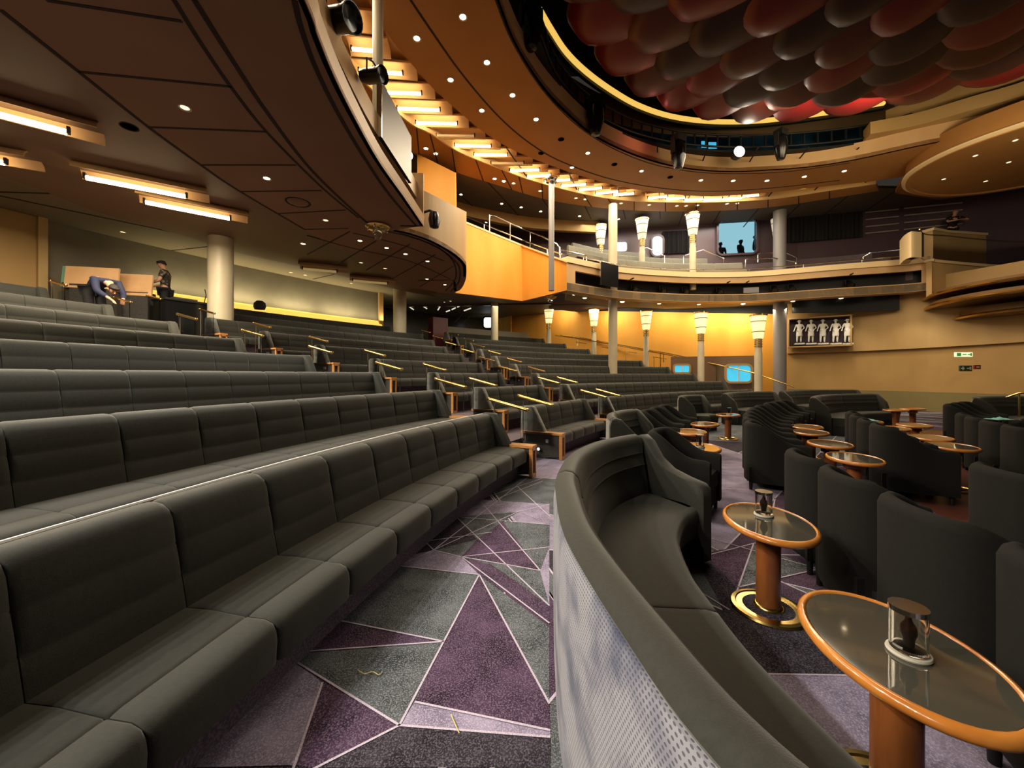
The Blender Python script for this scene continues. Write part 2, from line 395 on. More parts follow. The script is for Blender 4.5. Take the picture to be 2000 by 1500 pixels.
for e_, (c, p) in enumerate([(3, [(1335, 1050), (1400, 1165), (1462, 1317), (1700, 1322), (1640, 1230), (1560, 1180), (1420, 1100)]), (2, [(1455, 1318), (1705, 1321), (2000, 1430), (2000, 1560), (1620, 1560)]), (1, [(1375, 1080), (1470, 1065), (1440, 1150)]), (0, [(1470, 1065), (1600, 1112), (1440, 1150)])]):
    fl.add([(*T(*q_), .0028 + .0001 * e_) for q_ in p], [tuple(range(len(p)))], c)
for a, b in (((1440, 1317), (1712, 1321)), ((1380, 1050), (1610, 1115)), ((1472, 1062), (1436, 1165)), ((1370, 1088), (1480, 1060)), ((1340, 1140), (1425, 1192)), ((1705, 1321), (2010, 1433)), ((1440, 1148), (1600, 1112))): line_strip(fl, T(*a), T(*b), .010, .0042)
struct(fl.obj('floor', ['c_green', 'c_purple', 'c_lilac', 'c_dark', 'c_line'], smooth=False))

# scraps on the carpet, polished floor toward the stage
M['thread'] = mat('straw_thread', S(206, 186, 120), .9)
for k, pts in enumerate((((698, 1308), (712, 1316), (728, 1312), (740, 1318), (747, 1312)), ((881, 1395), (888, 1412), (897, 1432)))):
    P = spline([up(u, v, .008) for u, v in pts], 4); b = P[0]; tag(MB().tube([tuple(Vector(p) - Vector(b)) for p in P], .0022, 5).obj('thread_scrap', 'thread', None, b), ['loose straw-coloured thread curled on the carpet', 'pale thread lying across the white carpet line in front'][k], 'thread')
M['floor_wood'] = mat('red_brown_floor', S(92, 52, 42), .35, noise=(4, S(78, 42, 34), .3, .7), stretch=(1, 8, 1))
m = MB(); m.add([(*pol(12.75 if k < 41 else 4, radians(2 + 66 * (k if k < 41 else 81 - k) / 40)), .004) for k in range(82)], [tuple(range(82))]); struct(m.obj('floor_polished', 'floor_wood', smooth=False))
# ================================================================= lounge: curved sofas, tub chairs, tables
def velvet_perf():
    m = mat('perforated_velvet', S(128, 128, 134), 0.8, sheen=0.35, spec=0.15); nt = m.node_tree; b = nt.nodes['Principled BSDF']
    uv = nt.nodes.new('ShaderNodeUVMap')
    sp = nt.nodes.new('ShaderNodeSeparateXYZ'); nt.links.new(uv.outputs['UV'], sp.inputs['Vector'])
    def mth(op, a, bv=None, c=None):
        n = nt.nodes.new('ShaderNodeMath'); n.operation = op
        for i, x in enumerate((a, bv, c)):
            if x is None: continue
            if isinstance(x, (int, float)): n.inputs[i].default_value = x
            else: nt.links.new(x, n.inputs[i])
        return n.outputs[0]
    x, y = sp.outputs['X'], sp.outputs['Y']
    row = mth('FLOOR', mth('DIVIDE', y, .012)); odd = mth('MULTIPLY', mth('MODULO', row, 2.0), .5)
    fx = mth('SUBTRACT', mth('FRACT', mth('ADD', mth('DIVIDE', x, .014), odd)), .5); fy = mth('SUBTRACT', mth('FRACT', mth('DIVIDE', y, .012)), .5)
    d = mth('SQRT', mth('ADD', mth('MULTIPLY', fx, fx), mth('MULTIPLY', mth('MULTIPLY', fy, fy), 1.6)))
    dot = mth('LESS_THAN', d, .31)
    tc = nt.nodes.new('ShaderNodeTexCoord'); n = nt.nodes.new('ShaderNodeTexNoise'); n.inputs['Scale'].default_value = 5; n.inputs['Detail'].default_value = 5
    nt.links.new(tc.outputs['Object'], n.inputs['Vector'])
    r = nt.nodes.new('ShaderNodeValToRGB'); r.color_ramp.elements[0].position = .34; r.color_ramp.elements[1].position = .55
    r.color_ramp.elements[0].color = S(82, 86, 108); r.color_ramp.elements[1].color = S(146, 146, 154)
    nt.links.new(n.outputs['Fac'], r.inputs['Fac'])
    mx = nt.nodes.new('ShaderNodeMix'); mx.data_type = 'RGBA'; nt.links.new(mth('MULTIPLY', dot, .8), mx.inputs['Factor'])
    nt.links.new(r.outputs['Color'], mx.inputs['A']); mx.inputs['B'].default_value = S(62, 64, 74); nt.links.new(mx.outputs['Result'], b.inputs['Base Color'])
    return m
M['perf'] = velvet_perf()
SB = [(.02, .30), (.02, .80), (.0, .845), (-.015, .87), (.0, .892), (.035, .905), (.075, .898), (.105, .87), (.118, .83), (.126, .76), (.136, .752), (.134, .744), (.15, .66), (.161, .652), (.158, .644), (.19, .5), (.205, .40), (.20, .30)]
SO = [(.015, .03), (-.02, .03), (-.025, .45), (-.022, .80), (-.014, .85), (.015, .85)]
def seat_prof(dep): return [(.16, .20), (.16, .405), (.35, .425), (dep - .06, .425), (dep - .02, .415), (dep, .385), (dep, .33), (dep - .02, .20)]
def frac(path, a, b, n):
    P = [Vector(p) for p in path]; d = [0]
    for p, q_ in zip(P, P[1:]): d.append(d[-1] + (q_ - p).length)
    out = []
    for i in range(n + 1):
        t = d[-1] * (a + (b - a) * i / n); j = max(k for k in range(len(d)) if d[k] <= t + 1e-9); j = min(j, len(P) - 2)
        out.append(tuple(P[j].lerp(P[j + 1], (t - d[j]) / (d[j + 1] - d[j]))))
    return out, d[-1]
def sweep_shrunk(mb, prof, path, k=.014):
    R = path_rings(prof, path)
    def shr(ring, k):
        c = Vector((0, 0, 0))
        for p in ring: c += Vector(p)
        c /= len(ring); return [tuple(c + (Vector(p) - c) * max(.1, ((Vector(p) - c).length - k) / (Vector(p) - c).length)) for p in ring]
    mb.rings([shr(R[0], k), shr([tuple(Vector(a).lerp(Vector(b), .12)) for a, b in zip(R[0], R[1])], k * .35)] + [[tuple(Vector(a).lerp(Vector(b), .35)) for a, b in zip(R[0], R[1])]] + R[1:-1] + [[tuple(Vector(a).lerp(Vector(b), .35)) for a, b in zip(R[-1], R[-2])], shr([tuple(Vector(a).lerp(Vector(b), .12)) for a, b in zip(R[-1], R[-2])], k * .35), shr(R[-1], k)])
    return mb
def sofa(label, pts, cuts_back, cuts_seat, dep=.72, wings=(True, True), outer='perf', n=10, group=None, fab='fabric', wend=.34, arm=False):
    path = spline(pts, n); base = path[len(path) // 2]
    root = thing('curved_sofa', label, 'sofa', (base[0], base[1], 0), 0, group)
    off = lambda pth: [(x - base[0], y - base[1]) for x, y in pth]
    pr = off(path)
    for a, b in zip(cuts_back, cuts_back[1:]):
        sub, L = frac(pr, a, b, max(4, int((b - a) * len(path)))); sweep_shrunk(MB(), SB, sub).obj('back_cushion', fab, root, ang=60)
    for a, b in zip(cuts_seat, cuts_seat[1:]):
        sub, L = frac(pr, a, b, max(4, int((b - a) * len(path)))); sweep_shrunk(MB(), seat_prof(dep), sub).obj('seat_cushion', fab, root, ang=60)
    sub, L = frac(pr, 0, 1, len(path))
    o = MB().sweep(SO, sub).obj('outer_back', outer, root, ang=60)
    me = o.data; uvl = me.uv_layers.new(name='UVMap'); k = len(SO); hh = [0, .035, .46, .81, .86, .9]
    for lp in me.loops:
        vi = lp.vertex_index; i, j = divmod(vi, k); uvl.data[lp.index].uv = (i * L / len(path), hh[j])
    MB().sweep([(.10, .0), (.10, .22), (dep - .07, .22), (dep - .07, .0)], sub).obj('base', 'black', root, ang=30)
    for on, (p, q_), sg in ((wings[0], (sub[0], sub[1]), -1), (wings[1], (sub[-1], sub[-2]), 1)):
        if not on: continue
        t = (Vector(p) - Vector(q_)).normalized(); nrm = Vector((t.y, -t.x)) * sg
        P = [(-.02, .03), (-.025, .80), (.0, .885), (.05, .90), (.12, .88), (.20, .80), (wend, .66), (wend + .06, .44), (wend + .06, .03)]
        if arm: P = [(-.02, .03), (-.025, .80), (.0, .88), (.05, .90), (.13, .86), (.24, .73), (.38, .655), (.55, .625), (.69, .61), (.73, .58), (.735, .5), (.735, .03)]
        rg = []
        for e, kk in ((-.055, .97), (-.04, 1), (.04, 1), (.055, .97)):
            rg.append([(p[0] + t.x * (e + .04) + nrm.x * (d * kk), p[1] + t.y * (e + .04) + nrm.y * (d * kk), .45 + (z - .45) * kk) for d, z in P])
        MB().rings(rg).obj('side_wing', fab, root, ang=50)
    return root
near = [(.62, .12), (.40, .42), (.307, .62), (.262, .86), (.222, 1.16), (.203, 1.45), (.222, 1.80), (.267, 2.19), (.42, 2.73), (.69, 3.20), (1.02, 3.52), (1.17, 3.60)]
sofa('large curved sofa with grey perforated velvet back, standing in the foreground', near, [0, .56, .99], [0, .44, .99], dep=.70, wings=(False, True), n=8, arm=True)
def arcpts(cx, cy, r, a0, a1, n=6): return [(cx + r * cos(radians(a0 + (a1 - a0) * k / n)), cy + r * sin(radians(a0 + (a1 - a0) * k / n))) for k in range(n + 1)]
def bigarc(R, t0, t1, n=6, bow=0):
    return [pol(R - bow * sin(pi * k / n) * -1, radians(t0 + (t1 - t0) * k / n)) for k in range(n + 1)]
FG = 'curved sofas along the edge of the lounge'
sofa('short curved sofa with rounded grey velvet end beside the front stepped aisle', bigarc(16.0, 24.2, 29.4, 5, .16), [0, .5, 1], [0, 1], dep=.72, outer='velvet', n=4, group=FG)
sofa('small rounded sofa standing in front of the long far front-row bench', bigarc(16.3, 44.6, 49, 5, .2), [0, 1], [0, 1], dep=.72, outer='velvet', n=4, group=FG)
sofa('dark curved sofa with grey velvet corner, right of the far front-row bench', bigarc(16.2, 53.5, 63.5, 6, .3), [0, .33, .66, 1], [0, .5, 1], dep=.72, outer='velvet', n=4, group=FG)
sofa('long dark curved sofa standing below the far tall blue-grey pillar', bigarc(16.3, 66, 79, 6, .3), [0, .25, .5, .75, 1], [0, .5, 1], dep=.72, outer='velvet', n=4, group=FG)
sofa('dark curved sofa with a rounded end standing in the middle of the lounge', bigarc(14.0, 52.5, 68, 6, .3), [0, .33, .66, 1], [0, .5, 1], dep=.72, outer='velvet', n=4, group=FG)
sofa('rounded sofa with a pale blue-grey velvet back standing near the beige side wall', bigarc(11.9, 66.5, 77, 5, .25), [0, 1], [0, 1], dep=.72, outer='velvet', n=4, group=FG)

# ---- tub chair (local frame: faces -x i.e. towards the stage when rotated like the benches; origin under the back)
def chair_tree():
    root = empty('tub_chair')
    hw, dp = .30, .66; mb = MB(); path = [(-dp, hw), (-dp * .75, hw), (-dp * .5, hw + .004), (-.22, hw), (-.10, hw - .03), (-.03, hw - .09), (0, hw - .18), (.012, 0), (0, -hw + .18), (-.03, -hw + .09), (-.10, -hw + .03), (-.22, -hw), (-dp * .5, -hw - .004), (-dp * .75, -hw), (-dp, -hw)]
    path = [(x - .03, y) for x, y in spline(path, 3)]
    def hgt(x):
        t = min(1, max(0, (x + .03 + .52) / .46)); t = t * t * (3 - 2 * t); return .605 + .235 * t
    rg = []; n = len(path)
    for i, p in enumerate(path):
        a, b = path[max(i - 1, 0)], path[min(i + 1, n - 1)]; tx, ty = b[0] - a[0], b[1] - a[1]; l = sqrt(tx * tx + ty * ty); nx, ny = ty / l, -tx / l
        h = hgt(p[0]); ring = [(.0, .10), (.0, h - .05), (.012, h - .018), (.035, h), (.06, h - .004), (.085, h - .03), (.095, h - .08), (.11, .36), (.11, .10)]
        e = .97 if i in (0, n - 1) else 1
        rg.append([(p[0] - nx * 0 + nx * d, p[1] + ny * d, z * e) for d, z in ring])
    mb.rings(rg); mb.obj('back_and_arms', 'fabric_dk', root, ang=50)
    s = MB(); x0, x1, w = -.68, -.12, .195
    def sq(z, k): return [(x0 + k, -w + k, z), (x1 - k, -w + k, z), (x1 - k, w - k, z), (x0 + k, w - k, z)]
    s.rings([sq(.28, .0), sq(.40, 0), sq(.43, .012), sq(.442, .05)]); s.obj('seat_cushion', 'fabric_dk', root, ang=45)
    f = MB(); f.box((-.36, 0, .19), (.60, .50, .20)); f.obj('base', 'fabric_dk', root, smooth=False)
    for x in (-.64, -.08):
        for y in (-.24, .24):
            l = MB(); l.lathe([(.018, 0), (.022, .10)], 10, (x, y, 0)); l.obj('foot', 'black', root)
    return root
CH0 = chair_tree(); first = True
def chair(R, tdeg, label, group):
    global first
    th = radians(tdeg); loc = (*pol(R, th), 0); rz = pi - th
    if first: o = CH0; o.location = loc; o.rotation_euler = (0, 0, rz); first = False
    else: o = copy_tree(CH0, loc, rz)
    tag(o, label, 'chair', group)
def chairs(R, t0, n, pitch, where, group):
    for k in range(n):
        chair(R, t0 + k * pitch, 'dark tub chair, %s from the near end of %s' % (ORD1[k], where), group)
chairs(14.47, 8.8, 5, 2.52, 'the row opposite the foreground sofa', 'tub chairs of the row opposite the foreground sofa')
chairs(14.47, 27.8, 6, 2.52, 'the row past the carpet gap', 'tub chairs of the row past the carpet gap')
chairs(14.47, 44.4, 3, 2.52, 'the farthest row, before the dark sofas', 'tub chairs of the farthest row')
chairs(13.42, 12.7, 3, 2.7, 'the second row at the frame edge', 'tub chairs of the second row, near part')
chairs(13.1, 29.4, 4, 2.9, 'the second row past the carpet gap', 'tub chairs of the second row, far part')
chairs(11.75, 22.5, 2, 3.1, 'the third row at the frame edge', 'tub chairs of the third row, near part')
chairs(11.75, 32.4, 4, 3.1, 'the third row behind two tables', 'tub chairs of the third row, middle part')
chairs(11.9, 55.5, 3, 3.0, 'the third row before the beige wall', 'tub chairs of the third row, far part')
chairs(10.4, 36, 4, 3.4, 'the fourth row nearest the stage', 'tub chairs of the fourth row')
chairs(16.0, 31.6, 3, 2.35, 'the three chairs beside the stepped aisle', 'tub chairs beside the stepped aisle')
for a, x, y, l in ((0, 1.565, 4.41, 'dark tub chair standing behind the far arm of the foreground sofa'),):
    o = copy_tree(CH0, (x, y, 0), radians(90 - a - 90 + 40)); tag(o, l, 'chair', 'tub chairs at the end of the foreground sofa')
    o.rotation_euler = (0, 0, radians(141.5))

# ---- cocktail tables
def table_tree():
    root = empty('cocktail_table'); h, R = .554, .30
    t = MB(); t.lathe([(0, h - .03), (R - .028, h - .03), (R - .028, h - .004), (0, h - .004)], 48, sx=.80, sy=1.14); t.obj('tabletop', 'tabletop', root)
    t = MB(); n = 12; t.rings([[((R - .018 + .022 * cos(2 * pi * a / n) * (1 if cos(2 * pi * a / n) > 0 else .6)) * cos(2 * pi * q_ / 48), (R - .018 + .022 * cos(2 * pi * a / n) * (1 if cos(2 * pi * a / n) > 0 else .6)) * sin(2 * pi * q_ / 48), h - .018 + .02 * sin(2 * pi * a / n)) for a in range(n)] for q_ in range(48)], closed=True); t.v = [(x * .80, y * 1.14, z) for x, y, z in t.v]; t.obj('wooden_rim', 'woodrim', root)
    t = MB(); t.lathe([(.092, h - .115), (.096, h - .105), (.096, h - .035), (.0, h - .03)], 32); t.obj('collar', 'woodcol', root)
    t = MB(); t.lathe([(.066, .015), (.066, h - .11)], 32); t.obj('column', 'woodcol', root)
    t = MB(); t.lathe([(.172, .0), (.205, .0), (.208, .008), (.20, .018), (.178, .022), (.172, .016)], 40); t.obj('brass_base_ring', 'brass', root)
    t = MB(); t.lathe([(.0, .0), (.173, .0), (.173, .014), (.07, .020), (0, .020)], 40); t.obj('base_inset', 'c_dark', root)
    t = MB(); t.lathe([(.066, .02), (.082, .02), (.08, .03), (.068, .04), (.066, .04)], 32); t.obj('column_ring', 'brass', root)
    return root
TB0 = None
TABLES = [((1.275, 1.28), 'foreground cocktail table with a grey top and wooden rim, cut by the right frame edge'), ((1.584, 2.385), 'cocktail table with brass base ring in front of the foreground sofa'),
    ((3.72, 4.19), 'cocktail table with bright reflections behind the near chair row'), ((4.18, 5.07), 'cocktail table just past the one with bright reflections'), ((4.72, 6.1), 'cocktail table at the near end of the second chair row, behind two others'), ((5.15, 6.75), 'farther cocktail table of the pair with tops almost touching'),
    ((2.33, 4.79), 'yellow-lit cocktail table with a glass jar at the sofa aisle'), ((2.84, 6.14), 'yellow-lit cocktail table next past the one with the jar'), ((3.55, 7.1), 'small-looking cocktail table third past the foreground sofa end'), ((4.9, 8.75), 'tall-looking cocktail table with a jar beside the rounded small sofa'),
    ((5.57, 4.89), 'cocktail table nearest the right frame edge among the chair rows'), ((6.05, 5.58), 'cocktail table just behind the right-hand one among the chair rows'), ((6.45, 6.55), 'cocktail table in the middle of the lounge with a turquoise cloth behind it'), ((7.25, 6.95), 'cocktail table right of the middle one, before the third chair row'), ((6.9, 7.5), 'cocktail table under the turquoise cloth'),
    ((9.9, 9.95), 'far cocktail table before the dark sofa in the middle of the lounge'), ((10.7, 10.3), 'farthest cocktail table, right of the far pair')]
for (x, y), l in TABLES:
    if TB0 is None: TB0 = table_tree(); o = TB0; o.location = (x, y, 0)
    else: o = copy_tree(TB0, (x, y, 0))
    o.rotation_euler = (0, 0, pi - atan2(y - CY, CX - x)); tag(o, l, 'table', 'cocktail tables')
def jar_tree(z=.554):
    root = empty('candle_jar')
    j = MB(); n = 32; r = .047; hh = .15; j.lathe([(0, .012), (r - .004, .012), (r, .016), (r, hh), (r - .005, hh + .001), (r - .006, hh - .01), (r - .006, .024), (0, .022)], n); j.obj('glass_cylinder', 'jarglass', root)
    j = MB(); j.lathe([(0, 0), (.054, 0), (.056, .005), (.054, .011), (0, .011)], n); j.obj('foot_disc', mat('jar_foot', S(190, 184, 168), .3) if 'jf' not in M else M['jf'], root)
    j = MB(); j.lathe([(0, .024), (.014, .026), (.016, .05), (.022, .07), (.02, .09), (.01, .105), (.006, .125), (0, .13)], 14); j.obj('ornament', mat('brown_ornament', S(94, 44, 22), .35), root)
    j = MB(); j.lathe([(r - .002, hh - .012), (r + .002, hh - .012), (r + .002, hh + .004), (r - .002, hh + .004)], n); j.obj('rim', 'chrome', root)
    return root
JR0 = None
for (x, y), l in [((1.28, 1.245), 'glass candle jar on the foreground cocktail table'), ((1.612, 2.47), 'glass candle jar on the table in front of the foreground sofa'), ((2.34, 4.80), 'glass candle jar on the yellow-lit table at the sofa aisle'), ((4.92, 8.74), 'glass candle jar on the table beside the rounded small sofa')]:
    if JR0 is None: JR0 = jar_tree(); o = JR0; o.location = (x, y, .551)
    else: o = copy_tree(JR0, (x, y, .551))
    tag(o, l, 'jar', 'candle jars on tables')
# turquoise cloths left on a table and a chair
M['teal'] = mat('turquoise_cloth', S(120, 178, 170), .9)
for (x, y, z), l, nm in (((6.9, 7.5, .552), 'crumpled turquoise cloth lying on a cocktail table', 'cloth'), ((9.1, 7.2, .61), 'crumpled turquoise cloth hung on a dark chair near the beige wall', 'cloth')):
    g = MB(); N = 9; rr = random.Random(3); vs = [(.16 * (i / (N - 1) - .5) * 2, .12 * (j / (N - 1) - .5) * 2, .005 + .05 * rr.random() * (1 - max(abs(i / (N - 1) - .5), abs(j / (N - 1) - .5)) * 1.9)) for i in range(N) for j in range(N)]
    g.add(vs, [(i * N + j, i * N + j + 1, (i + 1) * N + j + 1, (i + 1) * N + j) for i in range(N - 1) for j in range(N - 1)])
    o = tag(g.obj(nm, 'teal', None, (x, y, z), ang=80), l, 'cloth'); md = o.modifiers.new('thick', 'SOLIDIFY'); md.thickness = .008
# ================================================================= walls, side wall, balcony
M['gold_wall'] = mat('orange_veneer', S(228, 166, 74), 0.5, noise=(1.2, S(218, 152, 60), .3, .7), stretch=(1, 1, .25), spec=.3)
M['tan_wall'] = mat('tan_veneer', S(196, 164, 112), 0.5, noise=(1.5, S(186, 152, 100), .3, .7), stretch=(1, 1, .25), spec=.3)
M['beige_wall'] = mat('beige_wall', S(182, 148, 94), 0.55, noise=(1.0, S(172, 138, 84), .3, .7), spec=.3)
M['grey_wall'] = mat('grey_green_wall', S(120, 114, 98), 0.8, noise=(2, S(112, 106, 92), .3, .7), spec=.2)
M['plum_wall'] = mat('plum_wall', S(84, 66, 72), 0.32, noise=(1.5, S(84, 68, 76), .3, .7))
M['cream'] = mat('cream_lacquer', S(232, 206, 156), 0.45)
M['fascia'] = mat('pale_maple', S(206, 170, 122), 0.45, noise=(1.4, S(196, 158, 110), .3, .7), stretch=(1, 1, .3), spec=.3)
M['ceil_dark'] = mat('bronze_ceiling', S(142, 106, 76), 0.6, noise=(1, S(134, 98, 70), .3, .7), spec=.25)
M['ceil_gold'] = mat('amber_ceiling', S(176, 128, 72), 0.5, noise=(.7, S(168, 118, 64), .3, .7), spec=.25)
M['ceil_grey'] = mat('grey_brown_ceiling', S(98, 88, 80), 0.6, noise=(1, S(92, 82, 74), .3, .7), spec=.25)
M['ceil_olive'] = mat('olive_ceiling', S(126, 116, 96), 0.6, spec=.25)
M['seam'] = mat('dark_seam', S(46, 30, 22), 0.8)
M['pillar'] = mat('stone_grey_pillar', S(196, 184, 156), 0.4, noise=(2, S(186, 174, 146), .3, .7))
M['pillar_bl'] = mat('blue_grey_pillar', S(120, 118, 118), 0.4)
M['shade'] = mat('sconce_glass', S(250, 232, 190), 0.5, emit=S(255, 226, 160), est=1.15)
M['shade_dim'] = mat('sconce_glass_dim', S(226, 224, 206), 0.5, emit=S(236, 228, 198), est=.45)
M['skywin'] = mat('daylit_pane', S(60, 170, 205), 0.3, emit=S(70, 185, 225), est=.9)
M['white_win'] = mat('bright_pane', S(230, 245, 250), 0.3, emit=S(235, 248, 255), est=1.6)
M['curtain'] = mat('black_curtain', S(24, 21, 22), 0.9)
M['white'] = mat('white_plaster', S(226, 224, 216), 0.6)
def wall_ribbon(name, P, m, th=.12, z_over=None, smooth=False, left=False):
    """P: (x, y, z0, z1) along the wall; thickness goes away from the room (to the left of the path unless left)"""
    rg = []; n = len(P); s = -1 if not left else 1
    for i, p in enumerate(P):
        a, b = P[max(i - 1, 0)], P[min(i + 1, n - 1)]; tx, ty = b[0] - a[0], b[1] - a[1]; l = sqrt(tx * tx + ty * ty) or 1; nx, ny = ty / l * s, -tx / l * s
        rg.append([(p[0], p[1], p[2]), (p[0], p[1], p[3]), (p[0] + nx * th, p[1] + ny * th, p[3]), (p[0] + nx * th, p[1] + ny * th, p[2])])
    return MB().rings(rg).obj(name, m, smooth=smooth, ang=30)
zv = lambda v, Y: H - (v - V0) / F * Y
# ---- far side wall: orange veneer, then beige past the blue-grey pillar
SW = [(-1.2, 26.4), (2.6, 23.95), (5.6, 21.9), (8.6, 19.9), (11.0, 18.85), (13.1, 18.3)]
def u_of(p): return 1000 + F * p[0] / p[1]
side = spline(SW, 6)
wall_top = [(x, y, -.2, zv(614 - 8 * min(1, max(0, (1540 - 1000 - F * x / y) / 440)) , y)) for x, y in side]
struct(wall_ribbon('wall_side', wall_top, 'gold_wall', .15))
struct(wall_ribbon('trim_1', [(x - .02, y + .17, z1 - .4, 6.6) for x, y, z0, z1 in wall_top], 'black', .1))  # black band puts the shadow gap above the wall into colour
BW = spline([(13.1, 18.3), (14.9, 17.2), (16.3, 15.6), (17.2, 13.6), (17.7, 11.5), (18, 8)], 6)
struct(wall_ribbon('wall_beige', [(x, y, -.05, zv(690, 18.0) + .02 + .12 * max(0, (18.3 - y) / 6)) for x, y in BW], 'beige_wall', .15))
# upper part stands a hand's width proud of the lower wall
n_ = len(BW)
struct(wall_ribbon('wall_beige_upper', [(x - .12, y - .14, zv(690, 18.0) + .12 * max(0, (18.3 - y) / 6), 5.3) for x, y in BW], 'tan_wall', .16))
struct(wall_ribbon('wall_lower_dado', [(x - .03, y - .04, -.05, zv(762, 17)) for x, y in BW], mat('olive_panel', S(128, 116, 72), .6), .03))
# ramp up along the side wall
ra = [(TH['TR'][k], RR(k + 1), ZF(k + 1)) for k in range(9)]
mb = MB(); P0 = [(*pol(r, t + radians(.45)), z) for t, r, z in ra]; P1 = [(x + .3 * 1.0 + 1.2, y + .9 + .55, z) for x, y, z in P0]
for a, b, c, d in zip(P0, P0[1:], P1[1:], P1): mb.add([a, b, c, d, (a[0], a[1], a[2] - .3), (b[0], b[1], b[2] - .3), (c[0], c[1], c[2] - .3), (d[0], d[1], d[2] - .3)], [(0, 1, 2, 3), (7, 6, 5, 4), (0, 4, 5, 1), (1, 5, 6, 2), (2, 6, 7, 3), (3, 7, 4, 0)])
struct(mb.obj('floor_ramp', 'carpet_plain', smooth=False))
# lower side windows
def winpane(name, u0, u1, v0, v1, Y0, Y1, pane, label, n_mull=0, frame_m='beige_wall', back=.0, r=.0):
    a, b = (u0 - 1000) / F * Y0, (u1 - 1000) / F * Y1; z1, z0 = zv(v0, Y0), zv(v1, Y0)
    root = thing(name, label, 'window', (a, Y0, z0)); d = Vector((b - a, Y1 - Y0, 0)); L = d.length; rz = atan2(d.y, d.x); root.rotation_euler = (0, 0, rz); hgt = z1 - z0
    def rr(x0, x1, y0, y1, rad, k=6):
        P = []
        for cx, cy, a0 in ((x1 - rad, y1 - rad, 0), (x0 + rad, y1 - rad, 90), (x0 + rad, y0 + rad, 180), (x1 - rad, y0 + rad, 270)):
            for q in range(k + 1): t = radians(a0 + 90 * q / k); P.append((cx + rad * cos(t), cy + rad * sin(t)))
        return P
    rad = min(.22, hgt * .22)
    I, O = rr(0, L, 0, hgt, rad), rr(-.09, L + .09, -.09, hgt + .09, rad + .09); m = MB(); k = len(I)
    m.rings([[(x, y, z) for (x, z) in ring] for ring, y in ((I, .02), (I, -.06), (O, -.06), (O, .02))], close_ring=True, closed=True); m.obj('frame', frame_m, root, smooth=False)
    m = MB(); m.rings([[(x, .0, z) for x, z in I], [(x, .015, z) for x, z in I]]); m.obj('pane', pane, root, smooth=False)
    for q in range(n_mull):
        m = MB(); m.box((L * (q + 1) / (n_mull + 1), -.02, hgt / 2), (.05, .05, hgt)); m.obj('mullion', 'white', root, smooth=False)
    return root
winpane('window', 1419, 1466, 714, 745, 17.55, 17.3, 'skywin', 'blue-lit window low in the side wall, behind the front sconce columns', 1)
winpane('window', 1318, 1346, 714, 727, 18.6, 18.35, 'skywin', 'smaller blue-lit window low in the side wall, left of the other', 1)
# brown recess band behind the windows
struct(wall_ribbon('trim_2', [(*ud(1310, 700, 18.7)[:2], .4, 2.32), (*ud(1480, 700, 17.35)[:2], .4, 2.32)], mat('recess_brown', S(120, 92, 66), .6), .05))
# ramp handrails
def rail_path(name, label, pts, r=.022, m='brass', posts=None, cat='handrail', group=None):
    base = pts[len(pts) // 2]; root = thing(name, label, cat, base, 0, group)
    o = MB().tube([tuple(Vector(p) - Vector(base)) for p in pts], r, 8); o.obj('rail', m, root)
    for (p, h) in (posts or []):
        q = Vector(p) - Vector(base); MB().tube([q, q + Vector((0, 0, -h))], r * .8, 8).obj('post', m, root)
    return root
rp = [ud(1085, 655, 23.2), ud(1120, 659, 22.5), ud(1190, 672, 21.2), ud(1290, 690, 19.4), ud(1400, 712, 17.9), ud(1470, 728, 16.8), ud(1552, 756, 15.8)]
rail_path('ramp_handrail', 'long brass handrail sloping down along the orange side wall', rp, .03, posts=[(rp[2], .8), (rp[3], .8), (rp[4], .8), (rp[5], .8)])
rp2 = [tuple(Vector(p) + Vector((.35, .5, .06))) for p in rp[:5]]
rail_path('ramp_handrail', 'upper brass wall rail running behind the long ramp handrail', rp2, .03, posts=[(rp2[1], .5), (rp2[3], .5)])
for k, (u, v, Y) in enumerate(((1125, 668, 22.3), (1175, 678, 21.5), (1220, 686, 20.6), (1275, 697, 19.6))):
    p = ud(u, v, Y); rail_path('short_handrail', 'short brass rail by the %s row beside the ramp, under the long handrail' % ORD[7 - k], [p, tuple(Vector(p) + Vector((.55, -.35, -.12)))], .02, posts=[(tuple(Vector(p) + Vector((.05, -.03, -.01))), .6)], group='short ramp rails')

# ---- statue niche
Yn = 17.55
def on_curve(P, u, d=0):
    for a, b in zip(P, P[1:]):
        k = (u - 1000) / F; den = (b[0] - a[0]) - k * (b[1] - a[1])
        if abs(den) < 1e-9: continue
        t = (k * a[1] - a[0]) / den
        if -1e-6 <= t <= 1: return a[1] + (b[1] - a[1]) * t - d
    return P[0][1] - d
BWp = [(x - .12, y - .14) for x, y in BW]; Yn = on_curve(BWp, 1542) - .22; Yn1 = on_curve(BWp, 1659) - .22
pa, pb = ud(1541, 678, Yn), ud(1659, 678, Yn1)
root = thing('display_niche', 'dark display niche holding five white statuettes on the beige wall', 'niche', (pa[0], pa[1], zv(677, Yn)))
L = (Vector(pb[:2]) - Vector(pa[:2])).length; hn = (677 - 625) / F * Yn
m = MB(); m.box((L / 2, .16, hn / 2), (L, .03, hn)); m.obj('back_panel', mat('niche_plum', S(58, 44, 54), .6), root, smooth=False)
m = MB()
for c, d in (((L / 2, .0, -.03), (L + .12, .36, .05)), ((L / 2, .0, hn + .03), (L + .12, .36, .05)), ((-.03, .0, hn / 2), (.05, .36, hn + .06)), ((L + .03, .0, hn / 2), (.05, .36, hn + .06))): m.box(c, d)
m.obj('frame', 'tan_wall', root, smooth=False)
root.rotation_euler = (0, 0, atan2(pb[1] - pa[1], pb[0] - pa[0]))
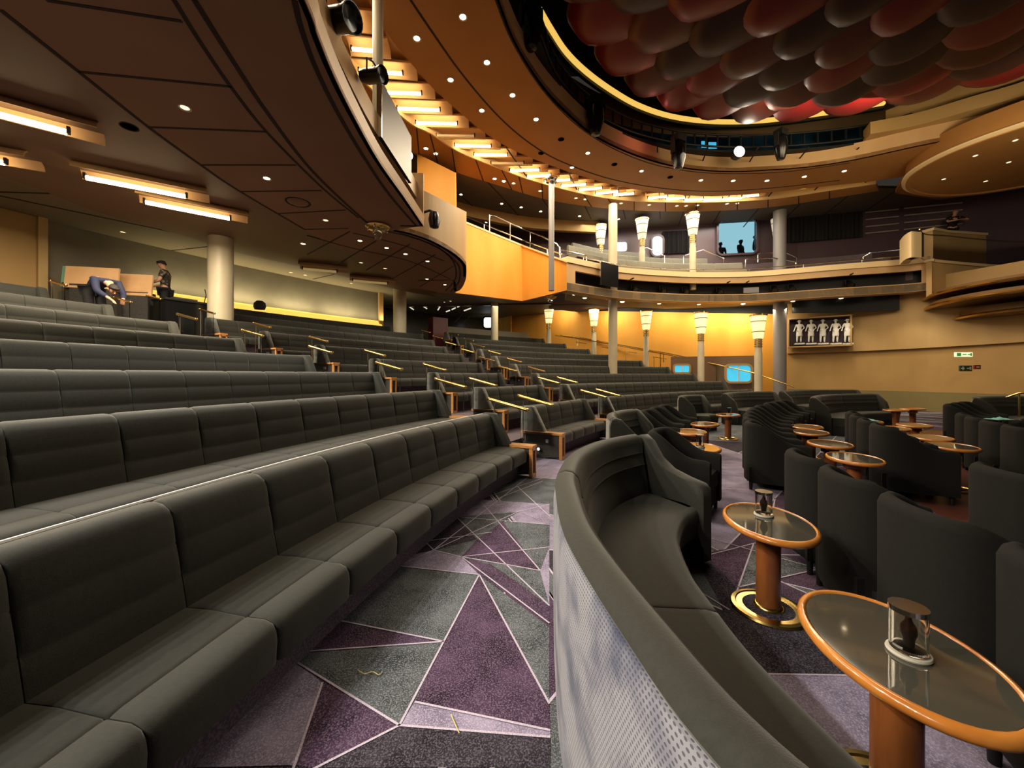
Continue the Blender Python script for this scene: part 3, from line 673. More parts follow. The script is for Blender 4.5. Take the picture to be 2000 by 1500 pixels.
bb = [(*ud(1548, 600, 17.3)[:2], zv(611, 17.3), zv(570, 17.3)), (*ud(1650, 600, 16.6)[:2], zv(610, 16.6), zv(570, 16.6)), (*ud(1757, 600, 15.7)[:2], zv(605, 15.7), zv(570, 15.7))]
struct(wall_ribbon('trim_19', bb, 'black', .1))  # shade under the balcony made as a black band over the beige wall
# ---- signs on the beige wall
def sign(name, label, u0, u1, v0, v1, Y, parts):
    a = ud(u0, v1, Y); L = (u1 - u0) / F * Y; h = (v1 - v0) / F * Y; root = thing(name, label, 'sign', a)
    m = MB(); m.box((L / 2, 0, h / 2), (L, .05, h)); m.obj('plate', parts[0], root, smooth=False)
    for nm, mt, bx in parts[1:]:
        m = MB()
        for (x0, x1, y0, y1) in bx: m.box((L * (x0 + x1) / 2, -.032, h * (y0 + y1) / 2), (L * (x1 - x0), .012, h * (y1 - y0)))
        m.obj(nm, mt, root, smooth=False)
    return root
M['exit_w'] = mat('exit_lit', S(225, 235, 190), .5, emit=S(225, 238, 190), est=1.1); M['exit_g'] = mat('exit_green', S(60, 150, 70), .5, emit=S(60, 150, 70), est=.5)
sign('exit_sign', 'lit green and white emergency exit sign on the beige wall', 1865, 1898, 688, 697, 13.6, ['exit_w', ('figure', 'exit_g', [(.06, .3, .15, .85), (.4, .62, .4, .6)]), ('arrow', 'exit_g', [(.7, .93, .4, .6), (.86, .93, .2, .8)])])
M['sgreen'] = mat('sign_green', S(30, 66, 44), .5); M['sred'] = mat('sign_red', S(130, 34, 28), .5)
sign('safety_sign', 'small green square safety sign with white marks, left of the others', 1874, 1884, 714, 725, 13.3, ['sgreen', ('symbol', 'white', [(.2, .8, .42, .58), (.42, .58, .2, .8)])])
sign('safety_sign', 'small dark green safety sign with a white arrow, middle of three', 1885, 1897, 714, 725, 13.3, ['sgreen', ('symbol', 'white', [(.15, .7, .42, .58), (.6, .8, .25, .75)])])
sign('safety_sign', 'small red safety sign on the beige wall', 1902, 1914, 713, 721, 13.2, ['sred', ('symbol', 'white', [(.3, .7, .4, .6)])])

# ---- back wall of the bowl
RB = RR(9) + .62
def tu(u, R=RB): return theta_u(u, R)
def arcw(t0, t1, z0, z1, R=RB, n=24): return [(*pol(R, t0 + (t1 - t0) * k / n), z0, z1) for k in range(n + 1)]
t77, t740 = tu(77), tu(741)
struct(wall_ribbon('wall_back', arcw(t77, t740, 2.2, 5.45), 'grey_wall', .15))
struct(wall_ribbon('wall_back_left', arcw(tu(-400), t77, 2.2, 5.45, RB - .1), 'beige_wall', .15))
p = pol(RB - .12, t77); m = MB(); m.box((p[0], p[1], 3.8), (.16, .16, 3.2), rz=pi - t77); struct(m.obj('trim_3', 'tan_wall', smooth=False))
p = pol(RB - .12, t740); m = MB(); m.box((p[0], p[1], 4.0), (.14, .2, 2.8), rz=pi - t740); struct(m.obj('trim_4', 'tan_wall', smooth=False))
M['cove'] = mat('lit_cove_band', S(238, 206, 110), .5, emit=S(246, 208, 92), est=.95)  # emission stands in for the light of a hidden cove on this wall band
m = MB(); m.rings([[(*pol(r, t), z) for r, z in ((RB - .30, 3.66), (RB - .30, 3.70), (RB - .04, 3.98), (RB - .02, 3.98), (RB - .02, 3.66))] for t in [tu(285) + (t740 - tu(285)) * k / 24 for k in range(25)]])
tag(m.obj('cove_lit_band', 'cove'), 'yellow band at the foot of the grey back wall, hidden cove glow put into it', 'lit wall band')
# ---- entrance behind the middle of the bowl
E0, E1 = tu(743), tu(1006, RB + 3.0)
struct(wall_ribbon('wall_entrance', arcw(tu(700, RB + 3.6), tu(1020, RB + 3.6), 2.4, 5.6, RB + 3.6), mat('entrance_dark', S(30, 26, 28), .25, noise=(.8, S(22, 20, 22), .3, .7)), .1))
struct(wall_ribbon('wall_entrance_side', [(*pol(RB, t740 + .004), 2.4, 5.6), (*pol(RB + 3.6, tu(742, RB + 3.6)), 2.4, 5.6)], 'blackgl', .1))
struct(wall_ribbon('wall_side_rear', [(*ud(1000, 640, 25.2)[:2], 2.4, zv(607, 25.4)), (*ud(968, 640, 27.0)[:2], 2.4, zv(612, 27))], 'gold_wall', .1))
M['streak'] = mat('lit_streak', S(235, 225, 205), .3, emit=S(240, 228, 205), est=.9)
for u0, v0, u1, v1 in ((796, 597, 808, 605), (826, 598, 834, 603), (855, 606, 861, 596), (871, 609, 879, 606), (882, 605, 890, 601), (893, 600, 902, 595), (906, 607, 920, 602)):
    Y = 21.5; a, b = ud(u0, v0, Y), ud(u1, v1, Y); tag(MB().tube([a, b], .035, 6).obj('ceiling_streak_light', 'streak'), 'short slanted light bar on the dark entrance ceiling', 'light', 'light bars over the entrance')
for u0, v0, u1, v1 in ((803, 634, 824, 610), (811, 633, 830, 612), (805, 620, 825, 609), (888, 630, 904, 612), (903, 631, 922, 616)):
    Y = 24; a, b = ud(u0, v0, Y), ud(u1, v1, Y); tag(MB().tube([a, b], .022, 6).obj('wall_inlay', mat('pale_inlay', S(150, 128, 108), .4)), 'pale slanted inlay strip on the dark entrance wall', 'wall inlay', 'inlay strips of the entrance wall')
th_ = tu(852, RR(9) + .9); p = pol(RR(9) + .7, th_)
m = MB(); m.box((p[0], p[1], 3.6), (.5, .9, 1.75), rz=pi - th_); tag(m.obj('entrance_counter', mat('maroon_lacquer', S(112, 52, 54), .4), smooth=False), 'tall maroon block beside the entrance at the top of the aisle', 'cabinet')
pp = [(*pol(RR(9) + .5, tu(u, RR(9) + .5)), 2.5, 4.05) for u in (862, 900, 940, 985, 1032)]
struct(wall_ribbon('wall_parapet', pp, mat('grey_parapet', S(128, 122, 108), .6), .12))
winpane('window', 945, 961, 620, 640, 24.5, 24.5, 'white_win', 'bright white window at the back of the dark entrance', 0, 'black')
# ---- pillars
def pillar(label, u, Y, z0, z1, w, m, cap=None):
    x = (u - 1000) / F * Y; r = w / F * Y / 2; root = thing('round_pillar', label, 'pillar', (x, Y, z0))
    MB().lathe([(r, 0), (r, z1 - z0)], 32).obj('shaft', m, root)
    if cap: MB().lathe([(r, z1 - z0 - .16), (r + .10, z1 - z0 - .12), (r + .14, z1 - z0 - .03), (r + .14, z1 - z0), (r, z1 - z0)], 32).obj('collar', cap, root)
    return root
pillar('thick pale grey pillar standing behind the sound desk', 431, 10.4, 2.2, 5.25, 42, 'pillar')
pillar('pale grey pillar at the top of the middle block before the dark entrance', 781, 17.3, 2.3, 5.3, 25, 'pillar')
pillar('thin pale pillar before the entrance parapet at the head of the far block', 966, 20.6, 2.4, 5.3, 14, 'pillar')
pillar('tall pale pillar rising through the far block and the balcony', 1197, 16.9, .5, 8.9, 17, 'pillar')
pillar('tall dark blue-grey pillar before the orange wall and the balcony benches', 1523, 17.55, 0, 8.9, 22, 'pillar_bl')
pillar('slim grey pillar hanging from the amber ring down the corner of the orange balcony wall', 1077, 14.55, 4.62, 8.85, 11, 'pillar_bl', 'chrome')
pillar('pale grey pillar beside the wide dark screen at the upper left', 738, 7.3, 5.2, 8.95, 20, 'pillar')
# ---- torch sconces on columns
def sconce(label, u, Y, ztop, z0, sh='shade', group='torch lamps'):
    x = (u - 1000) / F * Y; root = thing('torch_lamp', label, 'lamp', (x, Y, z0), 0, group); h = ztop - z0
    MB().lathe([(.16, h - .92), (.18, h - .90), (.285, h - .06), (.29, h), (.25, h), (0, h - .02)], 28).obj('shade', sh, root)
    m = MB()
    for zz, r in ((h - .25, .268), (h - .66, .222)): m.lathe([(r - .02, zz), (r + .006, zz), (r + .006, zz + .03), (r - .02, zz + .03)], 28)
    m.obj('shade_bands', mat('sconce_band', S(120, 100, 70), .5), root)
    MB().lathe([(.29, h - .02), (.32, h), (.32, h + .05), (.29, h + .05)], 28).obj('top_ring', 'brass', root)
    m = MB()
    for k in range(4): m.lathe([(.12, h - 1.0 - k * .09), (.15, h - .98 - k * .09), (.15, h - .95 - k * .09), (.12, h - .93 - k * .09)], 24)
    m.obj('brass_rings', 'brass', root)
    MB().lathe([(.14, 0), (.14, h - 1.5), (.125, h - 1.45), (.125, h - .92)], 24).obj('column', 'pillar', root)
    return root
for k, (u, Y, v, z0) in enumerate(((1481, 15.6, 617, .2), (1369, 17.5, 612, .7), (1262, 19.9, 609, 1.3), (1160, 21.9, 605, 1.8), (1072, 22.9, 601, 2.2))):
    sconce('%s glowing torch lamp from the front along the ramp, before the orange wall' % ORD1[k], u, Y, zv(v, Y), z0, group='torch lamps along the ramp')
for k, (u, Y, v) in enumerate(((1353, 17.5, 420), (1254, 18.6, 424), (1173, 19.4, 428), (1519, 18.4, 410))):
    sconce(['white torch lamp left of the blue upper window', 'white torch lamp between two upper windows', 'white torch lamp left of the tall pale pillar on the balcony', 'white torch lamp half hidden by the blue-grey pillar on the balcony'][k], u, Y, min(8.9, zv(v, Y)), 5.3, 'shade_dim', 'torch lamps on the balcony')

# ================================================================= far balcony
ZB, ZT = 4.70, 6.0
def B(u, v, z=ZB): return up2(u, v, z)
fas = spline([B(1107, 567), B(1150, 574), B(1208, 582), B(1280, 586.5), B(1352, 589), B(1430, 589), B(1496, 587), B(1640, 578), B(1766, 571), B(1816, 566.5)], 5)
mb = MB()
SL0, SL1 = ZB + .33, ZB + .82
mb.sweep([(0, ZB), (0, SL0), (-.5, SL0), (-.5, ZB)], fas); mb.sweep([(0, SL1), (0, ZT - .22), (-.12, ZT - .22), (-.12, SL1)], fas)
k0, k1 = 2, len(fas) - 3
for a, b in ((0, k0), (k1, len(fas) - 1)): mb.sweep([(0, SL0), (0, SL1), (-.5, SL1), (-.5, SL0)], fas[a:b + 1])
FB = thing('theatre_balcony', 'curved maple balcony front with a long black equipment slot, across the far side', 'balcony', (0, 0, 0))
mb.obj('fascia', 'fascia', FB, ang=30)
MB().sweep([(.05, ZT - .22), (.05, ZT), (-.45, ZT + .02), (-.45, ZT - .22)], fas).obj('cap', 'cream', FB, ang=30)
MB().sweep([(-.5, SL0 - .05), (-.5, ZT - .05), (-.56, ZT - .05), (-.56, SL0 - .05)], fas).obj('slot_back', 'black', FB, ang=30)
# underside and floor of the balcony
edge = list(fas); rear = [(x * 1.0 + .3, y + 2.6) for x, y in fas]
MB().rings([[(a[0], a[1], ZB + .01), (b[0], b[1], ZB + .12), (b[0], b[1], ZB + .3), (a[0], a[1], ZB + .3)] for a, b in zip(fas, rear)]).obj('underside', 'ceil_olive', FB, ang=30)
bf = MB()
bf.rings([[(a[0] - .0, a[1] + .75, 5.2), (a[0] * .99, a[1] + 7, 5.2), (a[0] * .99, a[1] + 7, 5.3), (a[0], a[1] + .75, 5.3)] for a in fas]); struct(bf.obj('floor_balcony', 'carpet_plain', smooth=False))
# things in the slot
def fpt(f, d=0, z=0):
    sub, L = frac(fas, f, min(1, f + .01), 1); t = (Vector(sub[1]) - Vector(sub[0])).normalized(); nx, ny = t.y, -t.x
    return (sub[0][0] + nx * d, sub[0][1] + ny * d, z), atan2(t.y, t.x)
def f_of_u(u):
    best = min(range(400), key=lambda k: abs(u_of(frac(fas, k / 400, k / 400 + .001, 1)[0][0]) - u)); return best / 400
def stage_light(loc, rz, label, s=1.0, tilt=.6, group='stage lights in the balcony slot'):
    root = thing('stage_light', label, 'stage light', loc, rz, group)
    m = MB(); pr = [(.0, -.2), (.09, -.2), (.11, -.1), (.11, .12), (.13, .2), (.12, .2), (.1, .16), (0, .14)]
    Rm = Matrix.Rotation(radians(90) + tilt, 4, 'X'); b = MB(); b.lathe([(r * s, z * s) for r, z in pr], 18); b.v = [tuple(Rm @ Vector(p)) for p in b.v]; b.obj('can', 'blackgl', root)
    y = MB(); y.tube([(-.13 * s, 0, 0), (-.13 * s, 0, .18 * s), (0, 0, .22 * s), (.13 * s, 0, .18 * s), (.13 * s, 0, 0)], .014 * s, 6); y.obj('yoke', 'black', root); return root
for k, u in enumerate((1245, 1300, 1345, 1410, 1515, 1550, 1665)):
    p, a = fpt(f_of_u(u), -.25, SL0 + .18); stage_light(p, a, 'black stage light lying in the balcony slot, %s from the left' % ORD1[k])
for k, u in enumerate((1232, 1420, 1458, 1660)):
    p, a = fpt(f_of_u(u), .02, SL1 + .02); m = MB(); m.box((0, .05, 0), (.05, .5, .05), ry=-.5); tag(m.obj('slot_bracket', 'black', None, p, a, smooth=False), 'slanted black bracket over the balcony slot, %s from the left' % ORD1[k], 'bracket', 'brackets at the balcony slot')
p, a = fpt(f_of_u(1467), -.03, SL0 + .04); m = MB(); m.box((0, 0, .12), (.6, .04, .24)); tag(m.obj('grey_box', 'pillar_bl', None, p, a, smooth=False), 'small grey box standing in the balcony slot', 'box')
# monitor on the balcony front
p, a = fpt(f_of_u(1186), .14, SL0 + .08); t = thing('monitor', 'large black monitor tilted out of the balcony front', 'monitor', p, a + .12)
m = MB(); m.box((0, 0, .46), (1.08, .05, .92), rx=.0); m.obj('screen', 'blackgl', t, smooth=False); m = MB(); m.box((-.56, 0, .46), (.025, .06, .95)); m.obj('edge', 'chrome', t, smooth=False); m = MB(); m.box((0, .1, .4), (.12, .16, .12)); m.obj('bracket', 'black', t, smooth=False)
# upper benches
def upper_bench(off, z0, f0, f1, label):
    pth, L = frac([(x, y + off) for x, y in fas], f0, f1, 30); base = pth[15]; root = thing('upper_bench', label, 'bench', (base[0], base[1], z0), 0, 'benches on the far balcony')
    n = max(3, round(L * (f1 - f0) / .62)); pr = [(x - base[0], y - base[1]) for x, y in pth]
    for k in range(n):
        s, _ = frac(pr, k / n, (k + 1) / n, 3); sweep_shrunk(MB(), [(.18, .40), (.12, .80), (.08, .87), (.02, .88), (-.02, .84), (-.02, .40)], s, .02).obj('back_cushion', 'fabric_up', root, ang=60)
    MB().sweep([(.70, .2), (.70, .40), (.66, .43), (.1, .43), (.1, .2)], pr).obj('seat', 'fabric_up', root, ang=40)
    MB().sweep([(.60, .0), (.60, .2), (.1, .2), (.1, 0)], pr).obj('plinth', 'carpet_plain', root, ang=40); return root
M['fabric_up'] = mat('balcony_bench_fabric', S(112, 110, 98), .8, sheen=.15, noise=(30, S(122, 120, 108), .3, .7), spec=.2)
upper_bench(1.2, 5.85, .15, .62, 'front grey bench on the far balcony')
upper_bench(2.3, 6.42, .03, .55, 'middle grey bench on the far balcony')
upper_bench(3.15, 6.9, .06, .45, 'rear grey bench on the far balcony, below the windows')
bf = MB()
for off, z in ((1.2, 5.85), (2.3, 6.42), (3.15, 6.9)): bf.rings([[(x, y + max(.62, off - .78), z - .6), (x, y + max(.62, off - .78), z), (x, y + off + .3, z), (x, y + off + .3, z - .6)] for x, y in fas])
struct(bf.obj('floor_balcony_tiers', 'carpet_plain', smooth=False))
# rails
pr = [fpt(k / 30, -.12, ZT + .16)[0] for k in range(2, 30)]
rail_path('balcony_rail', 'low chrome rail along the whole far balcony front', pr, .022, 'chrome', posts=[(pr[k], .16) for k in range(0, 28, 4)])
def loop_rail(label, pts, drop, m='chrome', group='looped balcony rails'):
    P = [tuple(Vector(pts[0]) - Vector((0, 0, drop)))] + pts + [tuple(Vector(pts[-1]) - Vector((0, 0, drop)))]
    Q = []
    for i, p in enumerate(P):
        if 0 < i < len(P) - 1:
            a, b = Vector(P[i - 1]), Vector(P[i + 1]); c = Vector(p); Q += [tuple(c.lerp(a, min(.5, .1 / max(.1, (a - c).length)))), tuple(c), tuple(c.lerp(b, min(.5, .1 / max(.1, (b - c).length))))]
        else: Q.append(p)
    return rail_path('looped_rail', label, Q, .026, m, group=group)
loop_rail('looped chrome rail at the left end of the balcony front', [ud(1094, 488, 15.6), ud(1145, 499, 16.2)], .42)
loop_rail('looped chrome rail before the blue-grey pillar on the balcony', [ud(1456, 507, 17.4), ud(1512, 504, 17.4), ud(1554, 512, 17.4)], .35)
loop_rail('looped chrome rail left of the blue upper window', [ud(1250, 486, 19.5), ud(1264, 484, 19.5), ud(1298, 500, 19.0)], .4)
loop_rail('looped chrome rail under the blue upper window', [ud(1335, 500, 19.0), ud(1374, 488, 19.0), ud(1414, 505, 18.6)], .5)
loop_rail('looped chrome rail right of the blue-grey pillar', [ud(1480, 496, 18.6), ud(1530, 492, 18.4), ud(1556, 504, 18.2)], .4)
loop_rail('looped dark chrome rail at the right end of the balcony', [ud(1686, 502, 17.0), ud(1700, 494, 16.8), ud(1766, 487, 15.6)], .35)
# ---- upper back wall with windows and curtains
UW = [(-9, 21.5, 5.2, 9.3), (-2, 20.9, 5.2, 9.3), (4, 20.4, 5.2, 9.3), (9, 19.75, 5.2, 9.3), (14, 18.9, 5.2, 9.3), (18.5, 17.6, 5.2, 9.3), (22, 15.5, 5.2, 9.3), (24, 12, 5.2, 9.3)]

def on_uw(u, d=.06):
    for a, b in zip(UW, UW[1:]):
        k = (u - 1000) / F; den = (b[0] - a[0]) - k * (b[1] - a[1]); t = (k * a[1] - a[0]) / den
        if -1e-6 <= t <= 1: return a[1] + (b[1] - a[1]) * t - d
    return 20
def uwp(u): Y = on_uw(u, 0); return ((u - 1000) / F * Y, Y)
wl, wr = uwp(1404), uwp(1476); zb_, zt_ = zv(496, on_uw(1404, 0)), zv(435, on_uw(1404, 0))
struct(wall_ribbon('wall_upper', [p for p in UW if u_of(p) < 1404 and p[0] < wl[0]] + [(*wl, 5.2, 9.3)], 'plum_wall', .15))
struct(wall_ribbon('wall_upper_right', [(*wr, 5.2, 9.3)] + [p for p in UW if p[0] > wr[0]], 'plum_wall', .15))
struct(wall_ribbon('wall_upper_sill', [(*wl, 5.2, zb_), (*wr, 5.2, zb_)], 'plum_wall', .15)); struct(wall_ribbon('wall_upper_head', [(*wl, zt_, 9.3), (*wr, zt_, 9.3)], 'plum_wall', .15))
M['sky_u'] = mat('sea_haze', S(150, 205, 220), .6, emit=S(158, 212, 228), est=.85)
m = MB(); m.rings([[(x + dx, y + dy, z) for dx, dy in ((0, 0), (.3, .2))] + [(x + .3, y + .2, z + 5.6), (x, y, z + 5.6)] for x, y, z in ((wl[0] - 2, wl[1] + 2.9, 6), (wr[0] + 3, wr[1] + 2.4, 6))]); struct(m.obj('exterior_haze', 'sky_u', smooth=False))
for nm, u0, u1, v0, v1, pn, lb in (('window', 1403, 1477, 434, 497, 'glass', 'large blue-lit window on the upper balcony wall with people outside'), ('window', 1274, 1294, 462, 500, 'white_win', 'narrow bright window beside a black curtain on the balcony'), ('window', 1196, 1224, 474, 492, 'white_win', 'bright window behind the tall pale pillar on the balcony')):
    winpane(nm, u0, u1, v0, v1, on_uw(u0, .1), on_uw(u1, .1), pn, lb, 0, 'plum_wall')
def curtain(label, u0, u1, v0, v1):
    Y0, Y1 = on_uw(u0, .12), on_uw(u1, .12); a, b = ud(u0, v1, Y0), ud(u1, v1, Y1); top0, top1 = zv(v0, Y0), zv(v0 - (Y0 - Y1) * 12, Y1); rg = []; N = 60
    for k in range(N + 1):
        t = k / N; x, y = a[0] + (b[0] - a[0]) * t, a[1] + (b[1] - a[1]) * t + .05 * sin(k * 1.9); rg.append([(x, y, a[2]), (x, y, top0), (x, y + .02, top0), (x, y + .02, a[2])])
    return tag(MB().rings(rg).obj('curtain', 'curtain', ang=80), label, 'curtain')
curtain('long black pleated curtain right of the blue-grey pillar', 1536, 1686, 396, 474)
curtain('short black curtain left of the blue upper window', 1294, 1346, 452, 496)
M['strip_metal'] = mat('brushed_strip', S(196, 178, 168), .35, .4)
# chrome strips on the plum wall
k = 0
for v in (388, 402, 415, 429, 443, 456):
    for u0, u1 in ((1690, 1755), (1766, 1880)):
        pts = [ud(u, v - (u - u0) * .10 - (8 if u0 > 1760 else 0), on_uw(u, .05)) for u in (u0, (u0 + u1) / 2, u1)]
        tag(MB().tube(pts, .03, 6).obj('chrome_strip', 'strip_metal'), 'thin chrome strip inlaid across the plum upper wall', 'wall strip', 'chrome strips on the plum wall')
# ---- orange side of the balcony and the tan wall over the nose
A_, B_, C_ = B(890, 572), B(1020, 588), B(1107, 567)
struct(wall_ribbon('wall_balcony_side', [(*A_, ZB, zv(428, A_[1])), (*B_, ZB, zv(481, B_[1])), (*C_, ZB, zv(513, C_[1]))], 'gold_wall', .14, left=False))
def topz(f): return zv(428, A_[1]) + (zv(481, B_[1]) - zv(428, A_[1])) * f
cap = [(*A_, topz(0)), (*B_, topz(1)), (*C_, zv(513, C_[1]))]
m = MB(); m.rings([[(x - .05, y - .06, z), (x - .05, y - .06, z + .07), (x + .12, y + .12, z + .07), (x + .12, y + .12, z)] for x, y, z in cap]); struct(m.obj('trim_5', 'cream', smooth=False))
def capp(t, dz): 
    s = t * 2; i = 0 if s < 1 else 1; s -= i; a, b = Vector(cap[i]), Vector(cap[i + 1]); p = a.lerp(b, s); return (p.x, p.y + .03, p.z + dz)
rail_path('stair_rail', 'white chrome rail sloping down the top of the orange balcony wall', [capp(t, .28) for t in (.05, .2, .4, .5, .7, .95)], .03, 'chrome', posts=[(capp(t, .28), .25) for t in (.2, .4, .6, .8)])
rail_path('stair_rail', 'upper looped chrome rail above the orange balcony wall', [capp(.24, .1), capp(.24, .75), capp(.28, .8), capp(.5, .78), capp(.75, .72), capp(.9, .6), capp(.93, .5), capp(.93, .1)], .03, 'chrome', posts=[(capp(.4, .78), .65), (capp(.6, .75), .65)])

M['brass_edge'] = M['brass']
rail_path('edge_handrail', 'short brass handrail at the right frame edge before the beige wall', [ud(1966, 776, 9.6), ud(1990, 768, 9.4), ud(2030, 764, 9.2)], .025, posts=[(ud(1990, 768, 9.4), .9)])
LAMPS = []
# ================================================================= near balcony, lower ceilings
ZS = 4.70
def C(u, v, z=ZS): return up2(u, v, z)
e1 = [C(600, 10), C(621, 70), C(652, 147), C(691, 227), C(740, 315), C(789, 385), C(827, 441)]
d0 = Vector(e1[0]) - Vector(e1[1]); 
pre = [(e1[0][0] + .55, e1[0][1] - 3.2), (e1[0][0] + .16, e1[0][1] - 1.5)]
edge1 = spline([(e1[0][0] + 1.4, e1[0][1] - 5.0)] + pre + e1, 6)          # near balcony edge, running away from the camera
nose = spline([C(770, 449), C(800, 455), C(845, 471), C(887, 495), C(908, 515), C(911, 530), C(908, 551), C(896, 568), C(870, 574)], 6)
ret = [edge1[-1], C(740, 446)]
NB = thing('theatre_balcony', 'dark balcony edge with a pale lip and black slot sweeping over the benches at left', 'balcony')
MB().sweep([(-.01, ZS), (.03, ZS + .20), (-.06, ZS + .20), (-.06, ZS)], edge1).obj('lip', 'fascia', NB, ang=30)
MB().sweep([(-.30, ZS + .12), (-.30, ZS + .62), (-.34, ZS + .62), (-.34, ZS + .08)], edge1).obj('slot_back', 'black', NB, ang=30)
MB().sweep([(-.06, ZS + .18), (-.30, ZS + .18), (-.30, ZS + .07), (-.06, ZS + .07)], edge1).obj('slot_floor', 'black', NB, ang=30)
MB().sweep([(-.14, ZS + .60), (-.14, ZS + .95), (-.22, ZS + .95), (-.30, ZS + .60)], edge1).obj('upper_band', 'fascia', NB, ang=30)
ex, ey = edge1[-1]
wall_ribbon('end_face', [(ex, ey, ZS, ZS + 1.15), (ex - .50, ey - .03, ZS, ZS + 1.15)], 'fascia', .06, left=True).parent = NB
# soffit of the near balcony: one slab with seams laid on its underside
outer = edge1 + nose
backl = [C(870, 590, 4.9), (-4.5, 17.5), (-9.5, 10.5), (-9.0, 2), (-8.0, -4)]
poly = [p for p in outer]; 
def flat(name, poly, z, th, m, kind=True):
    bm = bmesh.new(); vs = [bm.verts.new((x, y, z)) for x, y in poly]; f = bm.faces.new(vs); bmesh.ops.triangulate(bm, faces=[f])
    r = bmesh.ops.extrude_face_region(bm, geom=bm.faces[:]); bmesh.ops.translate(bm, verts=[g for g in r['geom'] if isinstance(g, bmesh.types.BMVert)], vec=(0, 0, th)); bmesh.ops.recalc_face_normals(bm, faces=bm.faces)
    me = bpy.data.meshes.new(name); bm.to_mesh(me); bm.free(); me.materials.append(M[m]); o = bpy.data.objects.new(name, me); COL.objects.link(o)
    if kind: struct(o)
    return o
s3 = [C(-160, -140), C(0, 18), C(154, 140), C(290, 248), C(392, 322), C(469, 374), C(595, 448)]
s3x = [(s3[0][0] + .1, s3[0][1] - 1.6), (s3[0][0] + .4, -4)]
inner_b = [C(700, 505), C(800, 560), C(870, 574)]
sof = outer + list(reversed(spline(list(reversed(s3x)) + s3 + inner_b[:2], 4)))
flat('ceiling_soffit', sof, ZS, .10, 'ceil_dark')
def seam(pts, w, z=ZS, m='seam'):
    p = spline([C(u, v, z) for u, v in pts], 5) if len(pts) > 2 else [C(u, v, z) for u, v in pts]
    return MB().sweep([(-w / 2, z - .006), (w / 2, z - .006), (w / 2, z + .01), (-w / 2, z + .01)], p)
SM = MB()
for pts, w in (([(380, 0), (448, 108), (525, 224), (612, 336), (700, 420), (726, 441)], .05), ([(340, 0), (395, 88), (455, 175), (525, 262), (630, 367), (700, 425)], .04), ([(0, 18), (154, 140), (290, 248), (392, 322), (469, 374), (595, 448)], .045),
               ([(575, 0), (590, 60), (620, 140), (665, 230), (716, 315), (762, 382), (812, 440)], .05), ([(90, 0), (355, 41)], .03), ([(154, 140), (452, 169)], .03), ([(290, 248), (520, 257)], .03), ([(392, 322), (578, 322)], .03), ([(469, 374), (628, 372)], .03), ([(545, 417), (675, 410)], .03),
               ([(595, 448), (680, 446)], .03), ([(600, 497), (683, 452)], .035), ([(660, 516), (735, 470)], .035), ([(715, 528), (800, 477)], .035), ([(765, 545), (850, 497)], .035), ([(820, 560), (885, 520)], .035), ([(600, 460), (690, 485), (800, 510), (880, 545)], .035), ([(690, 455), (790, 480), (868, 510)], .035),
               ([(778, 453), (835, 474), (875, 497), (890, 523), (888, 548), (870, 568)], .05), ([(748, 450), (800, 462), (850, 480), (880, 502), (897, 522), (896, 550), (880, 570)], .05)):
    s = seam(pts, w); SM.add(s.v, s.f)
struct(SM.obj('trim_6', 'seam', smooth=False))
# tan wall rising over the nose
nw = nose[:34]
struct(wall_ribbon('wall_nose', [(x, y, ZS, zv(372 + (416 - 372) * min(1, max(0, (u_of((x, y)) - 828) / 87)), y)) for x, y in nw], 'tan_wall', .1))
struct(wall_ribbon('wall_upper_side', [(*ud(815, 300, 13.2)[:2], ZS, zv(300, 13.2)), (*ud(889, 335, 13.2)[:2], ZS, zv(337, 13.2)), (*ud(892, 335, 15.0)[:2], ZS, zv(337, 15.0))], 'gold_wall', .1))
# rear lower ceilings
ZL = 5.02
lowc = list(spline(list(reversed(s3x)) + s3 + inner_b[:2], 4))
back2 = [C(870, 590, 5.02), (-.5, 23.5), (-6, 19), (-14, 9), (-12, -4)]
flat('ceiling_lower', lowc + [(-2.5, 16.4), (-1, 17.2), (0.5, 18.2), (2.4, 18.0), (2.6, 21), (1.5, 27.5), (-4, 26), (-9.5, 19.6), (-15, 10), (-14, -4)], 5.30, .1, 'ceil_olive')
mb = MB().sweep([(0, ZS), (0, 5.32), (-.04, 5.32), (-.04, ZS)], lowc); struct(mb.obj('trim_7', 'ceil_dark', ang=30))
mb = MB()
for a, b in (((-13.5, 4), (-7, 6.2)), ((-12.5, 8), (-6.5, 8.4)), ((-10.8, 12), (-4.5, 10.4)), ((-8, 15.5), (-3.6, 12.8)), ((-13, 6), (-6, 14)), ((-10, 6), (-3, 15))):
    mb.sweep([(-.02, 5.29), (.02, 5.29), (.02, 5.31), (-.02, 5.31)], [a, b])
struct(mb.obj('trim_8', 'seam', smooth=False))
